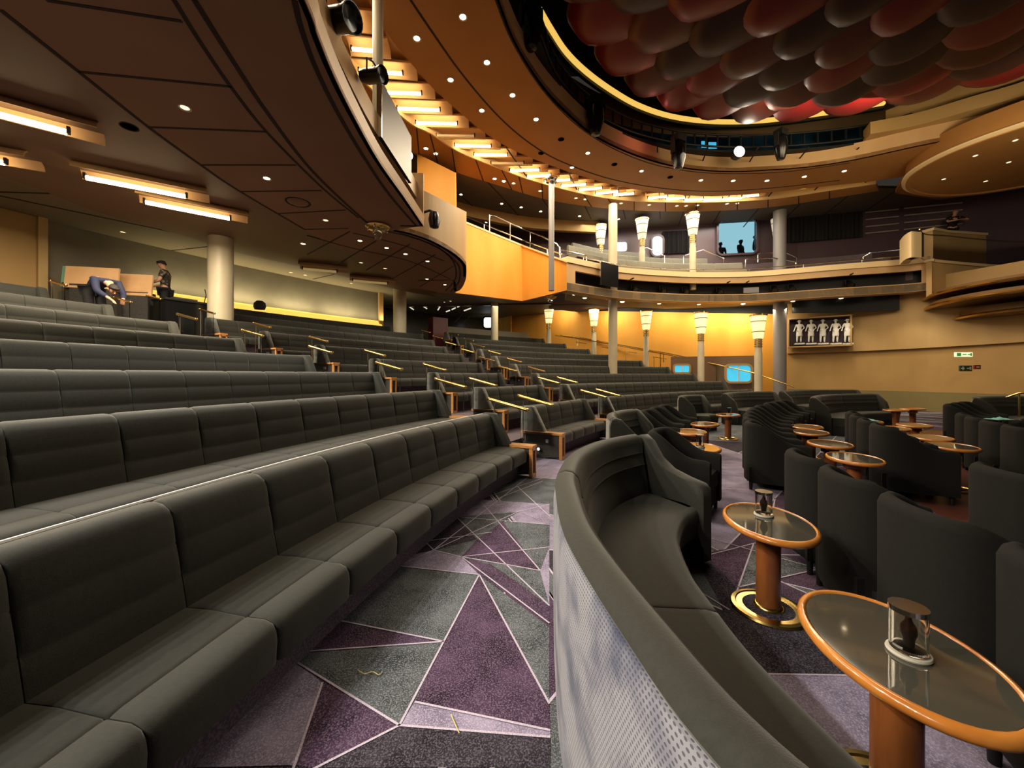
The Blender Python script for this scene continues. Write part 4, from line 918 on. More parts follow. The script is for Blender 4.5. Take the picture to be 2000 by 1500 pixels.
# gently scalloped dropped band the left tubes hang in
M['ceil_dark2'] = mat('umber_ceiling', S(116, 88, 64), .6)
M['scoop'] = mat('warm_scoop', S(206, 168, 118), .6)
M['tube'] = mat('fluorescent_tube', S(255, 236, 200), .4, emit=S(255, 226, 176), est=14)
M['tube_off'] = mat('unlit_tube', S(226, 200, 150), .4, emit=S(240, 205, 140), est=.25)
M['lens'] = mat('downlight_lens', S(255, 246, 226), .4, emit=S(255, 240, 208), est=14)
M['lens_dim'] = mat('downlight_lens_dim', S(255, 246, 226), .4, emit=S(255, 240, 208), est=1.6)
def tube_light(label, a, b, z, m='tube', group=None, lamp_w=0, scoop='scoop'):
    a, b = Vector((*a, z)), Vector((*b, z)); c = (a + b) / 2; d = b - a; L = d.length; rz = atan2(d.y, d.x); t = thing('tube_light', label, 'light', tuple(c), rz, group)
    MB().tube([(-L / 2, 0, 0), (L / 2, 0, 0)], .04, 10).obj('tube', m, t)
    for s in (-1, 1):
        e = MB(); e.box((s * (L / 2 + .02), 0, .03), (.035, .06, .10)); e.obj('end_clip', 'black', t, smooth=False)
    g = MB(); N = 12; g.rings([[(x, .27 * cos(pi * k / N), .06 + .15 * sin(pi * k / N)) for k in range(N + 1)] + [(x, .29 * cos(pi * k / N), .06 + .17 * sin(pi * k / N)) for k in range(N, -1, -1)] for x in (-L / 2 - .12, L / 2 + .35)]); g.obj('reflector', scoop, t, ang=60)
    if lamp_w: LAMPS.append((tuple(c), L, rz, lamp_w))
    return t

z_ = 5.13; l2 = [C(-300, 240, z_), C(-160, 285, z_), C(0, 343, z_), C(105, 381, z_), C(196, 416, z_), C(350, 458, z_), C(470, 495, z_), C(620, 528, z_), C(760, 562, z_), C(850, 580, z_)]
flat('ceiling_scallop_left', [(l2[0][0] - 4, l2[0][1] - 2)] + spline(l2, 4) + list(reversed(lowc)), z_, .14, 'ceil_dark2')
LT = 'tube lights under the near balcony'
for k, (p0, p1, on) in enumerate((((-60, 209), (130, 258), 1), ((168, 347), (362, 384), 1), ((284, 395), (448, 427), 1), ((-160, 290), (8, 318), 1), ((592, 525), (657, 531), 0), ((690, 548), (756, 554), 0))):
    tube_light(['glowing tube light at the left frame edge', 'long glowing tube light left of the soffit, middle one of three', 'glowing tube light nearest the thick pale pillar', 'tube light cut by the left frame edge, lower one', 'unlit-looking tube light right of the thick pillar', 'unlit-looking tube light before the dark entrance'][k], C(*p0, 4.95), C(*p1, 4.95), 4.95, 'tube' if on else 'tube_off', LT, 95 if on else 8)
for k, (x, y) in enumerate(((-6.4, 2.2), (-5.6, .4), (-5.3, -1.6))):
    LAMPS.append(((x, y, 4.9), 1.6, .5, 150))

# ================================================================= upper ceiling: ring, scallops, opening
ZR = 8.8
R_ = lambda pts, z=ZR: [up2(u, v, z) for u, v in pts]
r_in = R_([(952, -60), (975, 0), (1010, 88), (1060, 166), (1110, 220), (1160, 262), (1220, 293), (1290, 317), (1360, 330), (1430, 334), (1500, 331), (1580, 325), (1670, 311), (1790, 285), (1910, 261), (2000, 240)])
r_out = R_([(700, -70), (746, 30), (776, 80), (812, 124), (852, 170), (900, 214), (950, 256), (998, 286), (1044, 307), (1100, 328), (1160, 348), (1220, 363), (1280, 373), (1340, 379), (1400, 381), (1500, 374), (1600, 363), (1700, 352), (1765, 343)])
pre_i = [(r_in[0][0] + 1.2, r_in[0][1] - 4.5)]; pre_o = [(r_out[0][0] - .1, r_out[0][1] - 5.5)]
ri, ro = spline(pre_i + r_in, 5), spline(pre_o + r_out, 5)
ring_end = [R_([(1775, 352)])[0], (17.5, 14.6), (20, 13), (20, 11)]
flat('ceiling_ring', ro + [(15.5, 15.6), (18, 16.2), (21, 14.5), (21, 12.5)] + list(reversed(ri)), ZR, .12, 'ceil_gold')
struct(MB().sweep([(0, ZR), (.0, ZR + .5), (-.1, ZR + .5), (-.1, ZR)], ro).obj('trim_9', 'ceil_gold', ang=30))
def seam2(pts, w, z): 
    return MB().sweep([(-w / 2, z - .006), (w / 2, z - .006), (w / 2, z + .01), (-w / 2, z + .01)], spline(R_(pts, z), 5))
SM = seam2([(802, 0), (848, 68), (896, 136), (952, 204), (1000, 252), (1050, 290), (1100, 317), (1180, 346), (1260, 363), (1340, 372), (1420, 373), (1520, 366), (1640, 352)], .05, ZR)
s = seam2([(968, 0), (1000, 80), (1050, 162), (1100, 220), (1150, 262), (1210, 296), (1280, 322), (1360, 336), (1440, 339), (1540, 335), (1660, 318)], .035, ZR); SM.add(s.v, s.f)
struct(SM.obj('trim_10', 'seam', smooth=False))
# upstand of the opening
struct(MB().sweep([(0, ZR), (0, ZR + .55), (-.08, ZR + .55), (-.08, ZR)], ri).obj('trim_11', 'fascia', ang=30))
# scalloped recess with the fluorescent tubes
zs = 9.25
sc_out = spline(pre_o[:0] + [(-7.5, -3)] + R_([(560, -40), (680, 130), (792, 236), (840, 262), (896, 298), (980, 332), (1040, 354), (1140, 380), (1220, 392), (1320, 396), (1420, 395), (1520, 388), (1620, 373), (1710, 360)], 9.0), 5)
flat('ceiling_scallop', sc_out + list(reversed(ro)), zs + .12, .08, 'scoop')
st_out = spline([(-10.5, -3), (-8.2, 6)] + R_([(700, 230), (800, 296), (890, 336), (960, 358), (1060, 388), (1140, 402), (1220, 410), (1320, 413), (1420, 411), (1520, 403), (1620, 388), (1716, 373)], 9.0), 5)
flat('ceiling_strip', st_out + list(reversed(sc_out)), 9.0, .15, 'ceil_gold')
struct(MB().sweep([(0, 9.0), (0, 9.4), (.05, 9.4), (.05, 9.0)], sc_out).obj('trim_12', 'cream', ang=30))
flat('ceiling_upper', st_out + [(19, 16), (18.6, 17.5), (14, 18.95), (9, 19.8), (4, 20.45), (-2, 20.95), (-9, 21.55), (-16, 22), (-16, -3)], 9.12, .1, 'ceil_grey')
mb = MB()
for k in range(14):
    a = Vector((-7 + 1.7 * k, 13 + .0 * k)); b = a + Vector((2.4, 6.0)) if k < 8 else a + Vector((2.0, 7))
    mb.sweep([(-.02, 9.105), (.02, 9.105), (.02, 9.13), (-.02, 9.13)], [tuple(a), tuple(b)])
for k in range(16):
    j = int(len(sc_out) * (.25 + .045 * k)); 
    if j < len(sc_out) and j < len(st_out):
        p = Vector(sc_out[j]); q_ = min(st_out, key=lambda t: (Vector(t) - p - Vector((.5, .9))).length); mb.sweep([(-.02, 8.99), (.02, 8.99), (.02, 9.01), (-.02, 9.01)], [tuple(p), q_])
struct(mb.obj('trim_13', 'seam', smooth=False))
# pale drop beam across the dark upper ceiling
db = spline([(-5.5, 14.6)] + R_([(890, 418), (960, 434), (1030, 446), (1100, 452), (1170, 455)], 8.6), 6)
struct(MB().sweep([(-.12, 8.6), (.12, 8.6), (.12, 9.12), (-.12, 9.12)], db).obj('trim_14', 'beige_wall', ang=30))
UT = 'tube lights in the scalloped upper ceiling'
TUB = [((668, 44), (704, 48)), ((688, 96), (729, 99)), ((702, 138), (785, 144)), ((738, 180), (822, 183)), ((777, 212), (858, 215)), ((813, 240), (892, 242)), ((853, 265), (926, 266)), ((889, 284), (958, 286)), ((927, 302), (990, 303)), ((960, 319), (1022, 319)), ((997, 333), (1053, 332)), ((1030, 345), (1075, 342)), ((1064, 354), (1113, 351)), ((1097, 363), (1144, 360)), ((1131, 371), (1175, 367)), ((1164, 378), (1207, 374)), ((1198, 381), (1238, 378)), ((1266, 387), (1303, 384)), ((1301, 389), (1337, 386)), ((1337, 391), (1373, 388)), ((1374, 391), (1410, 388)), ((1412, 389), (1448, 386)), ((1450, 384), (1482, 381))]
for k, (a, b) in enumerate(TUB):
    on = k not in (6, 9)
    z = 9.05; tube_light('%s tube light from the near end of the scalloped upper ceiling' % (ORD1 + ['seventeenth', 'eighteenth', 'nineteenth', 'twentieth', 'twenty-first', 'twenty-second', 'twenty-third'])[k], C(*a, z), C(*b, z), z, 'tube' if on else 'tube_off', UT, 45 if on and k % 2 == 0 else 0)
# small scoop lamps on the right of the ring
for k, (u, v) in enumerate(((1568, 366), (1612, 360), (1656, 354), (1704, 347))):
    x, y = C(u, v, 9.0); t = thing('scoop_light', 'small glowing scoop lamp at the right end of the scallops, %s from the left' % ORD1[k], 'light', (x, y, 9.0), 0, 'small scoop lamps'); g = MB(); g.lathe([(.0, .12), (.16, .10), (.26, .0), (.27, .02), (.17, .13), (0, .15)], 16, sy=.6); g.obj('reflector', 'cove', t); g = MB(); g.box((0, 0, .06), (.12, .05, .04)); g.obj('lamp', 'lens_dim', t, smooth=False)
# ---- downlights
def dl_tree(lens):
    root = empty('downlight'); MB().lathe([(.052, .0), (.075, -.008), (.078, .004), (.052, .02)], 18).obj('trim_ring', 'pillar', root); MB().lathe([(0, .0), (.053, .0), (.053, .01), (0, .01)], 16).obj('lens', lens, root); return root
DL = {}
def downlight(u, v, z, label, group, lens='lens', s=1.0):
    x, y = C(u, v, z); zz = z - .004
    if lens not in DL: DL[lens] = o = dl_tree(lens); o.location = (x, y, zz)
    else: o = copy_tree(DL[lens], (x, y, zz))
    o.scale = (s, s, 1); tag(o, label, 'downlight', group)
for u, v in ((904, 33), (951, 122), (1001, 186), (1047, 233), (814, 75), (880, 156), (941, 216), (1148, 299), (1253, 334), (1369, 352), (1432, 353), (1498, 353), (1571, 345), (1649, 334), (1117, 327)): downlight(u, v, ZR, 'small bright downlight recessed in the amber ring ceiling', 'downlights of the amber ring', s=1.25)
for u, v in ((832, 290), (851, 300), (966, 349), (984, 354), (1003, 358), (1055, 373), (1125, 387), (1143, 389), (1213, 397), (1268, 400), (1322, 402), (1340, 402), (1362, 401), (1420, 398), (1440, 397)): downlight(u, v, 9.0, 'small downlight in the panelled strip beside the scallops', 'downlights of the panelled strip', 'lens_dim' if u > 1000 else 'lens', 1.3)
for u, v in ((900, 380), (980, 398), (1018, 405), (1056, 413), (1132, 422), (1075, 466), (1098, 464), (1208, 428), (950, 434)): downlight(u, v, 9.11, 'small downlight in the dark ceiling over the far balcony', 'downlights over the far balcony', s=1.2)
for u, v, l in ((361, 210, 'lens_dim'), (521, 348, 'lens'), (636, 430, 'lens_dim'), (592, 476, 'lens'), (703, 470, 'lens'), (755, 484, 'lens'), (792, 496, 'lens'), (835, 510, 'lens'), (834, 545, 'lens'), (869, 556, 'lens'), (705, 513, 'lens_dim'), (752, 524, 'lens_dim')): downlight(u, v, ZS, 'small downlight in the bronze soffit of the near balcony', 'downlights of the bronze soffit', l, .9)
for u, v in ((445, 373), (240, 453), (185, 387), (527, 465), (568, 532), (596, 537), (686, 553), (820, 572), (868, 590), (880, 588)): downlight(u, v, 5.30 if u < 900 else 5.3, 'tiny downlight in the olive ceiling over the rear benches', 'downlights over the rear benches', 'lens_dim', .9)
for k in range(15):
    p, a = fpt(.06 + .06 * k, -.55 - (.35 if k % 2 else 0), ZB + .06); 
    t = thing('scoop_downlight', 'small glowing lamp under the far balcony front', 'downlight', p, a, 'lamps under the far balcony'); g = MB(); g.lathe([(0, 0), (.10, 0), (.07, -.035), (0, -.05)], 14); g.obj('lens', 'lens_dim' if k % 3 else 'lens', t); g = MB(); g.lathe([(.10, .0), (.13, .0), (.13, .02), (.10, .02)], 14); g.obj('trim_ring', 'pillar', t)
for k, (u, v, z, l) in enumerate(((1096, 272, ZR, 'dark round opening in the amber ring, first from the left'), (1057, 299, ZR, 'dark round opening in the amber ring beside the slim hanging pillar'), (1200, 321, ZR, 'dark round opening in the amber ring, right of the slim hanging pillar'), (1309, 346, ZR, 'dark round opening in the amber ring, farthest right'),
    (252, 247, ZS, 'black round opening at the left seam of the bronze soffit'))):
    x, y = C(u, v, z); t = thing('ceiling_speaker', l, 'speaker', (x, y, z - .004), 0, 'dark ceiling openings'); MB().lathe([(0, 0), (.085, 0), (.085, .01), (0, .01)], 18).obj('grille', 'black', t); MB().lathe([(.085, .0), (.10, -.006), (.10, .006), (.085, .01)], 18).obj('trim_ring', 'seam', t)
x, y = C(582, 395, ZS); t = thing('ceiling_dome', 'round bronze dome fitting on the soffit near two downlights', 'speaker', (x, y, ZS)); MB().lathe([(0, -.05), (.10, -.04), (.17, -.01), (.18, 0), (0, 0)], 24).obj('dome', 'ceil_dark', t); MB().lathe([(.18, 0), (.21, -.012), (.22, 0)], 24, caps=False).obj('trim_ring', 'seam', t)
# ---- round disc over the box at right
disc = spline([(14.2, 10.4), (13.55, 11.6), (13.5, 12.7), (13.9, 13.6), (14.8, 14.35), (16.2, 14.75), (17.8, 14.5), (19.5, 13.2), (20.2, 11.2), (19.2, 9.4), (17, 8.6), (15.3, 9.2)], 5, closed=True)
zd = 8.25
DO = thing('ceiling_disc', 'round amber ceiling disc with a pale rim hanging over the corner box at right', 'ceiling disc', (0, 0, 0))
o = flat('disc_face', disc, zd + .05, .1, 'ceil_gold', kind=False); o.parent = DO
MB().sweep([(0, zd), (.0, zd + .75), (.12, zd + .75), (.12, zd)], disc, closed=True).obj('rim', 'ceil_gold', DO, ang=30)
MB().sweep([(.02, zd + .02), (-.10, zd + .07), (-.10, zd + .12), (.0, zd + .12)], disc, closed=True).obj('inner_lip', 'cream', DO, ang=30)
for u, v in ((1905, 304), (1970, 317), (1843, 350), (1925, 354), (1983, 274)): downlight(u, v, zd + .04, 'small downlight in the round amber disc at right', 'downlights of the round disc', 'lens_dim', 1.0)
# ---- opening: catwalk, glazing, gold line
cat_ = spline(R_([(1055, 30), (1085, 110), (1130, 170), (1180, 206), (1240, 235), (1320, 255), (1400, 263), (1480, 264), (1560, 260), (1640, 252), (1720, 240), (1780, 222)], 9.9), 5)
CW = thing('lighting_catwalk', 'black lighting catwalk with barred rail curving round the ceiling opening', 'catwalk')
for dz, r in ((.0, .035), (-.42, .035)):
    MB().tube([(x, y, 9.9 + dz) for x, y in cat_], r, 8).obj('bottom_rail' if dz else 'top_rail', 'black', CW)
for k, (x, y) in enumerate(resample(cat_, .42)): MB().box((x, y, 9.69), (.05, .05, .42)).obj('bar', 'black', CW, smooth=False)
ow = lambda d: [(x + (x - 8.5) * d, y + (y - 3) * d) for x, y in cat_]
MB().sweep([(0, 9.30), (0, 9.36), (-.5, 9.36), (-.5, 9.30)], cat_).obj('walkway', 'black', CW, ang=30)
far_ = ow(.11)
struct(MB().sweep([(0, 9.2), (0, 10.55), (-.1, 10.55), (-.1, 9.2)], far_).obj('wall_opening_glazing', mat('dark_blue_glazing', S(14, 30, 42), .15, noise=(1.1, S(30, 62, 84), .45, .7)), ang=30))
struct(MB().sweep([(0, 10.55), (0, 11.4), (-.1, 11.4), (-.1, 10.55)], far_).obj('wall_opening', mat('brown_cove', S(120, 96, 64), .6), ang=30))
gl = spline(R_([(1052, 12), (1080, 60), (1110, 105), (1150, 144), (1200, 180), (1250, 208), (1310, 228), (1380, 238), (1460, 239), (1540, 232), (1640, 218), (1730, 202)], 10.6), 5)
M['goldline'] = mat('gold_led_line', S(240, 200, 110), .4, emit=S(244, 198, 96), est=1.0)
tag(MB().sweep([(0, 10.6), (0, 10.72), (-.14, 10.72), (-.14, 10.6)], gl).obj('gold_light_line', 'goldline', ang=30), 'glowing gold light line curving round the ceiling opening under the red canopy', 'light line')
struct(MB().sweep([(-.1, 10.5), (-.1, 14.5), (-.2, 14.5), (-.2, 10.5)], gl).obj('wall_opening_upper', 'black', ang=30))
struct(flat('ceiling_top', [(-3, -6), (24, -6), (24, 17), (-3, 17)], 14.6, .1, 'black'))
# blue panes seen through the rail
for k, (u0, u1, v0, v1) in enumerate(((1180, 1194, 214, 246), (1198, 1212, 222, 250), (1214, 1222, 230, 254), (1226, 1242, 240, 262), (1370, 1380, 276, 288), (1384, 1400, 278, 290), (1048, 1054, 80, 116))):
    Y = 14.6 if u0 > 1100 else 11.2; a = ud(u0, v1, Y); m = MB(); m.box(((u1 - u0) / 2 / F * Y, 0, (v1 - v0) / 2 / F * Y), ((u1 - u0) / F * Y, .03, (v1 - v0) / F * Y)); tag(m.obj('blue_pane', 'skywin', None, a, smooth=False), ['blue-lit pane behind the catwalk, %s from the left' % ORD1[k + 1], 'blue-lit pane at the upper left of the ceiling opening'][k == 6], 'window pane', 'blue panes behind the catwalk')
# stepped gold bands at the right end of the opening
for k, (d, z0, z1) in enumerate(((0.0, 9.35, 9.75), (.10, 9.9, 10.35), (.2, 10.5, 11.1))):
    b = spline(R_([(1700 + 30 * k, 262 - 20 * k), (1790, 245 - 24 * k), (1900, 214 - 28 * k), (2000, 186 - 34 * k), (2150, 130 - 34 * k)], z0), 6)
    struct(MB().sweep([(0, z0), (0, z1), (-.5, z1), (-.5, z0)], b).obj('trim_%d' % (15 + k), 'beige_wall', ang=30))
# moving heads and spots round the opening
def moving_head(u, v0, v1, Y, label):
    h = (v1 - v0) / F * Y; x, y, z = ud(u, v1, Y); t = thing('moving_head', label, 'stage light', (x, y, z), .4, 'moving heads round the opening'); w_ = h * .19
    MB().lathe([(0, 0), (w_ * .6, .02), (w_, h * .3), (w_ * 1.05, h * .55), (w_ * .8, h * .72), (0, h * .74)], 20).obj('head', 'blackgl', t); m = MB(); m.box((0, 0, h * .86), (w_ * 1.7, w_ * 1.5, h * .2)); m.obj('base', 'black', t, smooth=False)
    for s in (-1, 1): m = MB(); m.box((s * w_ * 1.12, 0, h * .62), (w_ * .2, w_ * .7, h * .42)); m.obj('arm', 'black', t, smooth=False)
moving_head(1037, -4, 96, 9.0, 'black moving head high at the left of the ceiling opening')
moving_head(1164, 186, 264, 11.5, 'black moving head hanging at the lower left of the ceiling opening')
moving_head(1325, 262, 330, 12.6, 'black moving head hanging at the middle of the ceiling opening')
moving_head(1525, 252, 312, 12.8, 'black moving head at the right of the lit spot in the ceiling opening')
x, y, z = ud(1444, 296, 13.2); t = thing('lit_spotlight', 'bright white spotlight shining from the ceiling opening', 'stage light', (x, y, z)); g = MB(); g.lathe([(0, 0), (.2, 0), (.17, .25), (.1, .34), (0, .34)], 20); g.v = [tuple(Matrix.Rotation(radians(-90), 4, 'X') @ Vector(p)) for p in g.v]; g.obj('can', 'black', t); g = MB(); g.lathe([(0, -.01), (.18, -.01), (.18, .0), (0, 0)], 20); g.v = [tuple(Matrix.Rotation(radians(-90), 4, 'X') @ Vector(p)) for p in g.v]; g.obj('lens', mat('spot_lens', S(255, 255, 245), .3, emit=S(255, 252, 236), est=8), t)
# ---- dark screen, camera and lamp in the near balcony slot
Yw = 5.9
a, b = ud(742, 268, 6.2), ud(801, 326, 7.7); t = thing('flat_screen', 'wide dark flat screen hung from the near balcony slot', 'screen', a, atan2(b[1] - a[1], b[0] - a[0])); Ls = (Vector(b) - Vector(a)).length * .97
P = [(0, 0), (Ls, -.12), (Ls, .74), (Ls * .45, .93), (0, .97)]
g = MB(); g.rings([[(x_, -.03, z_) for x_, z_ in [(0, 0), (Ls, 0), (Ls, .92), (0, .92)]], [(x_, .03, z_) for x_, z_ in [(0, 0), (Ls, 0), (Ls, .92), (0, .92)]]]); g.obj('panel', mat('screen_back', S(26, 22, 20), .45), t, smooth=False); g = MB(); g.box((-.02, 0, .46), (.03, .08, .94)); g.obj('edge', 'chrome', t, smooth=False); g = MB(); g.box((.2, .12, .2), (.1, .2, .1)); g.obj('bracket', 'black', t, smooth=False)
def slot_can(u, v, Y, label, s): 
    x, y, z = ud(u, v, Y); t = stage_light((x, y, z), 1.2, label, s, .2, 'stage lights at the near balcony'); return t
slot_can(658, 40, 4.6, 'large black stage light at the top of the near balcony slot', 1.25)
slot_can(728, 148, 5.4, 'grey barrel stage light reaching out of the near balcony slot', .9)
slot_can(780, 350, 7.9, 'black stage light near the end of the near balcony slot', 1.0)
slot_can(760, 322, 7.4, 'black stage light under the wide dark screen', .9)
x, y, z = ud(848, 430, 9.0); t = thing('wall_spotlight', 'oval black spotlight on a bracket at the tan wall under the near balcony', 'stage light', (x, y, z)); g = MB(); g.lathe([(0, -.2), (.13, -.16), (.17, 0), (.13, .16), (0, .2)], 20, sx=.8); g.obj('head', 'blackgl', t); g = MB(); g.tube([(-.28, .1, .22), (-.1, .02, .24), (0, 0, .18)], .03, 8); g.obj('bracket', 'black', t)
M['lampglow'] = mat('white_lamp', S(255, 250, 240), .3, emit=S(255, 248, 236), est=9)
x, y, z = ud(799, 304, 9.3); tag(MB().lathe([(0, -.09), (.07, -.06), (.09, 0), (.07, .06), (0, .09)], 14).obj('bright_lamp', 'lampglow', None, (x, y, z)), 'small bright white lamp beside the wide dark screen', 'lamp')
# mirror ball fittings
for u, v, z, l in ((738, 440, ZS, 'round brass and glass ceiling fitting under the corner of the near balcony'), (1075, 578, ZB + .02, 'round brass and glass ceiling fitting under the slim hanging pillar')):
    x, y = C(u, v, z); t = thing('ceiling_fitting', l, 'lamp', (x, y, z)); s = 1.0; MB().lathe([(.0, 0), (.24 * s, 0), (.26 * s, -.04), (.2 * s, -.09), (0, -.09)], 28).obj('brass_plate', 'brass', t); MB().lathe([(0, -.30), (.07, -.28), (.10, -.2), (.08, -.12), (.03, -.08), (0, -.08)], 20).obj('glass_bulb', 'jarglass', t)
    for k in range(8): q_ = 2 * pi * k / 8; g = MB(); g.lathe([(0, -.02), (.02, 0), (0, .02)], 8, (.22 * cos(q_), .22 * sin(q_), -.1)); g.obj('glass_bead', 'chrome', t)
# ---- corner box at right: bay front, glass, parapet and gold-edged ledges
M['gold'] = mat('gold_trim', S(214, 168, 84), .25, 1.0)
M['umber'] = mat('umber_veneer', S(120, 88, 48), .5); RC = (18.5, 13.0)
RT = thing('corner_box', 'theatre box bulging from the right corner with gold-edged ledges below and curved glass above', 'balcony box', (0, 0, 0))
for r, z, h in ((3.2, 4.36, .20), (3.15, 3.98, .22), (2.4, 3.5, .30)):
    MB().lathe([(0, z - .04), (r - .9, z - .02), (r - .12, z + .05), (r - .12, z + h), (0, z + h)], 80, (*RC, 0)).obj('ledge', 'umber', RT, ang=30)
    MB().lathe([(r - .13, z + .0), (r, z + .0), (r + .03, z + .05), (r, z + .10), (r - .13, z + .10)], 80, (*RC, 0), caps=False).obj('gold_edge', 'gold', RT, ang=40)
bay = spline([up2(1820, 508, 5.75), up2(1830, 510.5, 5.75), up2(1900, 517, 5.75), up2(1960, 521, 5.75), up2(2000, 522, 5.75), up2(2150, 524, 5.75)], 6)
MB().sweep([(0, 4.4), (0, 5.72), (-.15, 5.72), (-.15, 4.4)], bay).obj('bay_front', 'tan_wall', RT, ang=30)
MB().sweep([(.05, 5.70), (.06, 5.80), (-.2, 5.80), (-.2, 5.70)], bay).obj('bay_rim', 'cream', RT, ang=30)
end_ = spline([ud(1757, 500, 14.9)[:2], ud(1766, 500, 14.3)[:2], ud(1780, 500, 13.95)[:2], ud(1800, 500, 14.0)[:2]], 6)
MB().sweep([(0, 5.7), (0, 6.62), (-.06, 6.66), (-.25, 6.66), (-.25, 5.7)], end_).obj('bay_end', 'cream', RT, ang=30)
gl_ = spline([ud(1796, 500, 14.1)[:2], ud(1808, 500, 14.6)[:2]] + [(x, y) for x, y in bay[8::4]], 5)
MB().sweep([(0, 5.8), (0, 6.75), (-.02, 6.75), (-.02, 5.8)], gl_).obj('glass_balustrade', 'glass', RT)
MB().tube([(x, y, 6.77) for x, y in gl_], .02, 6).obj('top_rail', 'brass', RT)
pw = [ud(1822, 450, 15.9), ud(1850, 450, 16.2), ud(1920, 450, 16.5), ud(1984, 450, 16.7)]
MB().sweep([(0, 5.2), (0, 7.42), (-.35, 7.42), (-.35, 5.2)], [p[:2] for p in pw]).obj('parapet', 'tan_wall', RT, ang=30)
MB().sweep([(.04, 7.42), (.04, 7.52), (-.42, 7.52), (-.42, 7.42)], [p[:2] for p in pw]).obj('parapet_cap', 'cream', RT, ang=30)
MB().sweep([(-.2, 5.2), (-.2, 7.75), (-.4, 7.75), (-.4, 5.2)], [ud(1975, 450, 17.4)[:2], ud(2100, 440, 16.8)[:2]]).obj('side_partition', 'tan_wall', RT, ang=30)
# ================================================================= red quilted canopy
def canopy():
    cx, cy, zr, Rr = 7.8, 4.7, 9.50, 7.9
    root = thing('red_canopy', 'huge red canopy of overlapping quilted scales hanging in the ceiling opening', 'canopy', (cx, cy, zr))
    m1 = mat('crimson_satin', S(112, 20, 24), .42); m2 = mat('maroon_satin', S(44, 13, 16), .5); m3 = mat('rust_satin', S(84, 30, 25), .46)
    ax = lambda lon: 1.0 + (.30 if cos(lon) > 0 else 0) * cos(lon)
    def pt(r, lon, b=0): return (r * ax(lon) * cos(lon), r * sin(lon), .35 - 1.3 * (1 - (r / Rr) ** 2) - b)
    core = MB(); core.rings([[pt(r, 2 * pi * k / 72, -.30) for k in range(72)] for r in (7.6, 7, 6, 5, 4, 3, 2, 1, .3)]); core.obj('lining', m2, root)
    rows = 7; step = 1.08
    for i in range(rows):
        r1 = Rr - i * step; r0 = r1 - step * 1.5; ns = max(6, round(2 * pi * r1 / 1.42))
        for j in range(ns):
            d = 2 * pi / ns; lm = d * (j + (.5 if i % 2 else 0))
            if r1 * sin(lm) + cy < 3.2: continue
            N = 7; vs = []
            for a in range(N + 1):
                s = a / N
                for b in range(N + 1):
                    t = b / N - .5; r = r0 + (r1 - r0) * s - step * .42 * (2 * abs(t)) ** 2.4 * s
                    lon = lm + d * t * 1.06
                    bl = .02 + .30 * sin(pi * min(1, s * .62)) * (1 - (2 * t) ** 2 * .75) - (.34 * ((s - .8) / .2) ** 2 if s > .8 else 0)
                    vs.append(pt(max(.2, r), lon, bl))
            m = MB(); m.add(vs, [(a * (N + 1) + b, a * (N + 1) + b + 1, (a + 1) * (N + 1) + b + 1, (a + 1) * (N + 1) + b) for a in range(N) for b in range(N)])
            m.obj('scale_panel', [m1, m3][j % 3 == 0] if i == 0 else (m2 if (i + j) % 2 else [m3, m1][(i * 3 + j) % 4 == 0]), root, ang=80)  # outer row kept crimson and rust, its red light put into the colour
    return root
CAN = canopy()
# ================================================================= people, statuettes, desk
def skin_mesh(name, joints, bones, m, sub=1, root=0):
    """one continuous skin from a stick figure, baked to a plain mesh"""
    me = bpy.data.meshes.new(name); me.from_pydata([j[0] for j in joints], bones, [])
    o = bpy.data.objects.new(name, me); COL.objects.link(o); md = o.modifiers.new('s', 'SKIN'); md.use_smooth_shade = True
    for v, j in zip(me.skin_vertices[0].data, joints): v.radius = (j[1], j[2] if len(j) > 2 else j[1])
    me.skin_vertices[0].data[root].use_root = True
    s = o.modifiers.new('u', 'SUBSURF'); s.levels = sub; s.render_levels = sub
    dg = bpy.context.evaluated_depsgraph_get(); e = o.evaluated_get(dg); out = bpy.data.meshes.new_from_object(e); bpy.data.objects.remove(o)
    out.name = name; out.materials.clear(); out.materials.append(M[m] if isinstance(m, str) else m); out.polygons.foreach_set('use_smooth', [True] * len(out.polygons)); return out
M['skin'] = mat('skin', S(196, 146, 118), .55); M['hair_dk'] = mat('dark_hair', S(36, 28, 24), .7); M['hair_gr'] = mat('grey_stubble', S(96, 82, 74), .7)
def V3(*a): return Vector(a)
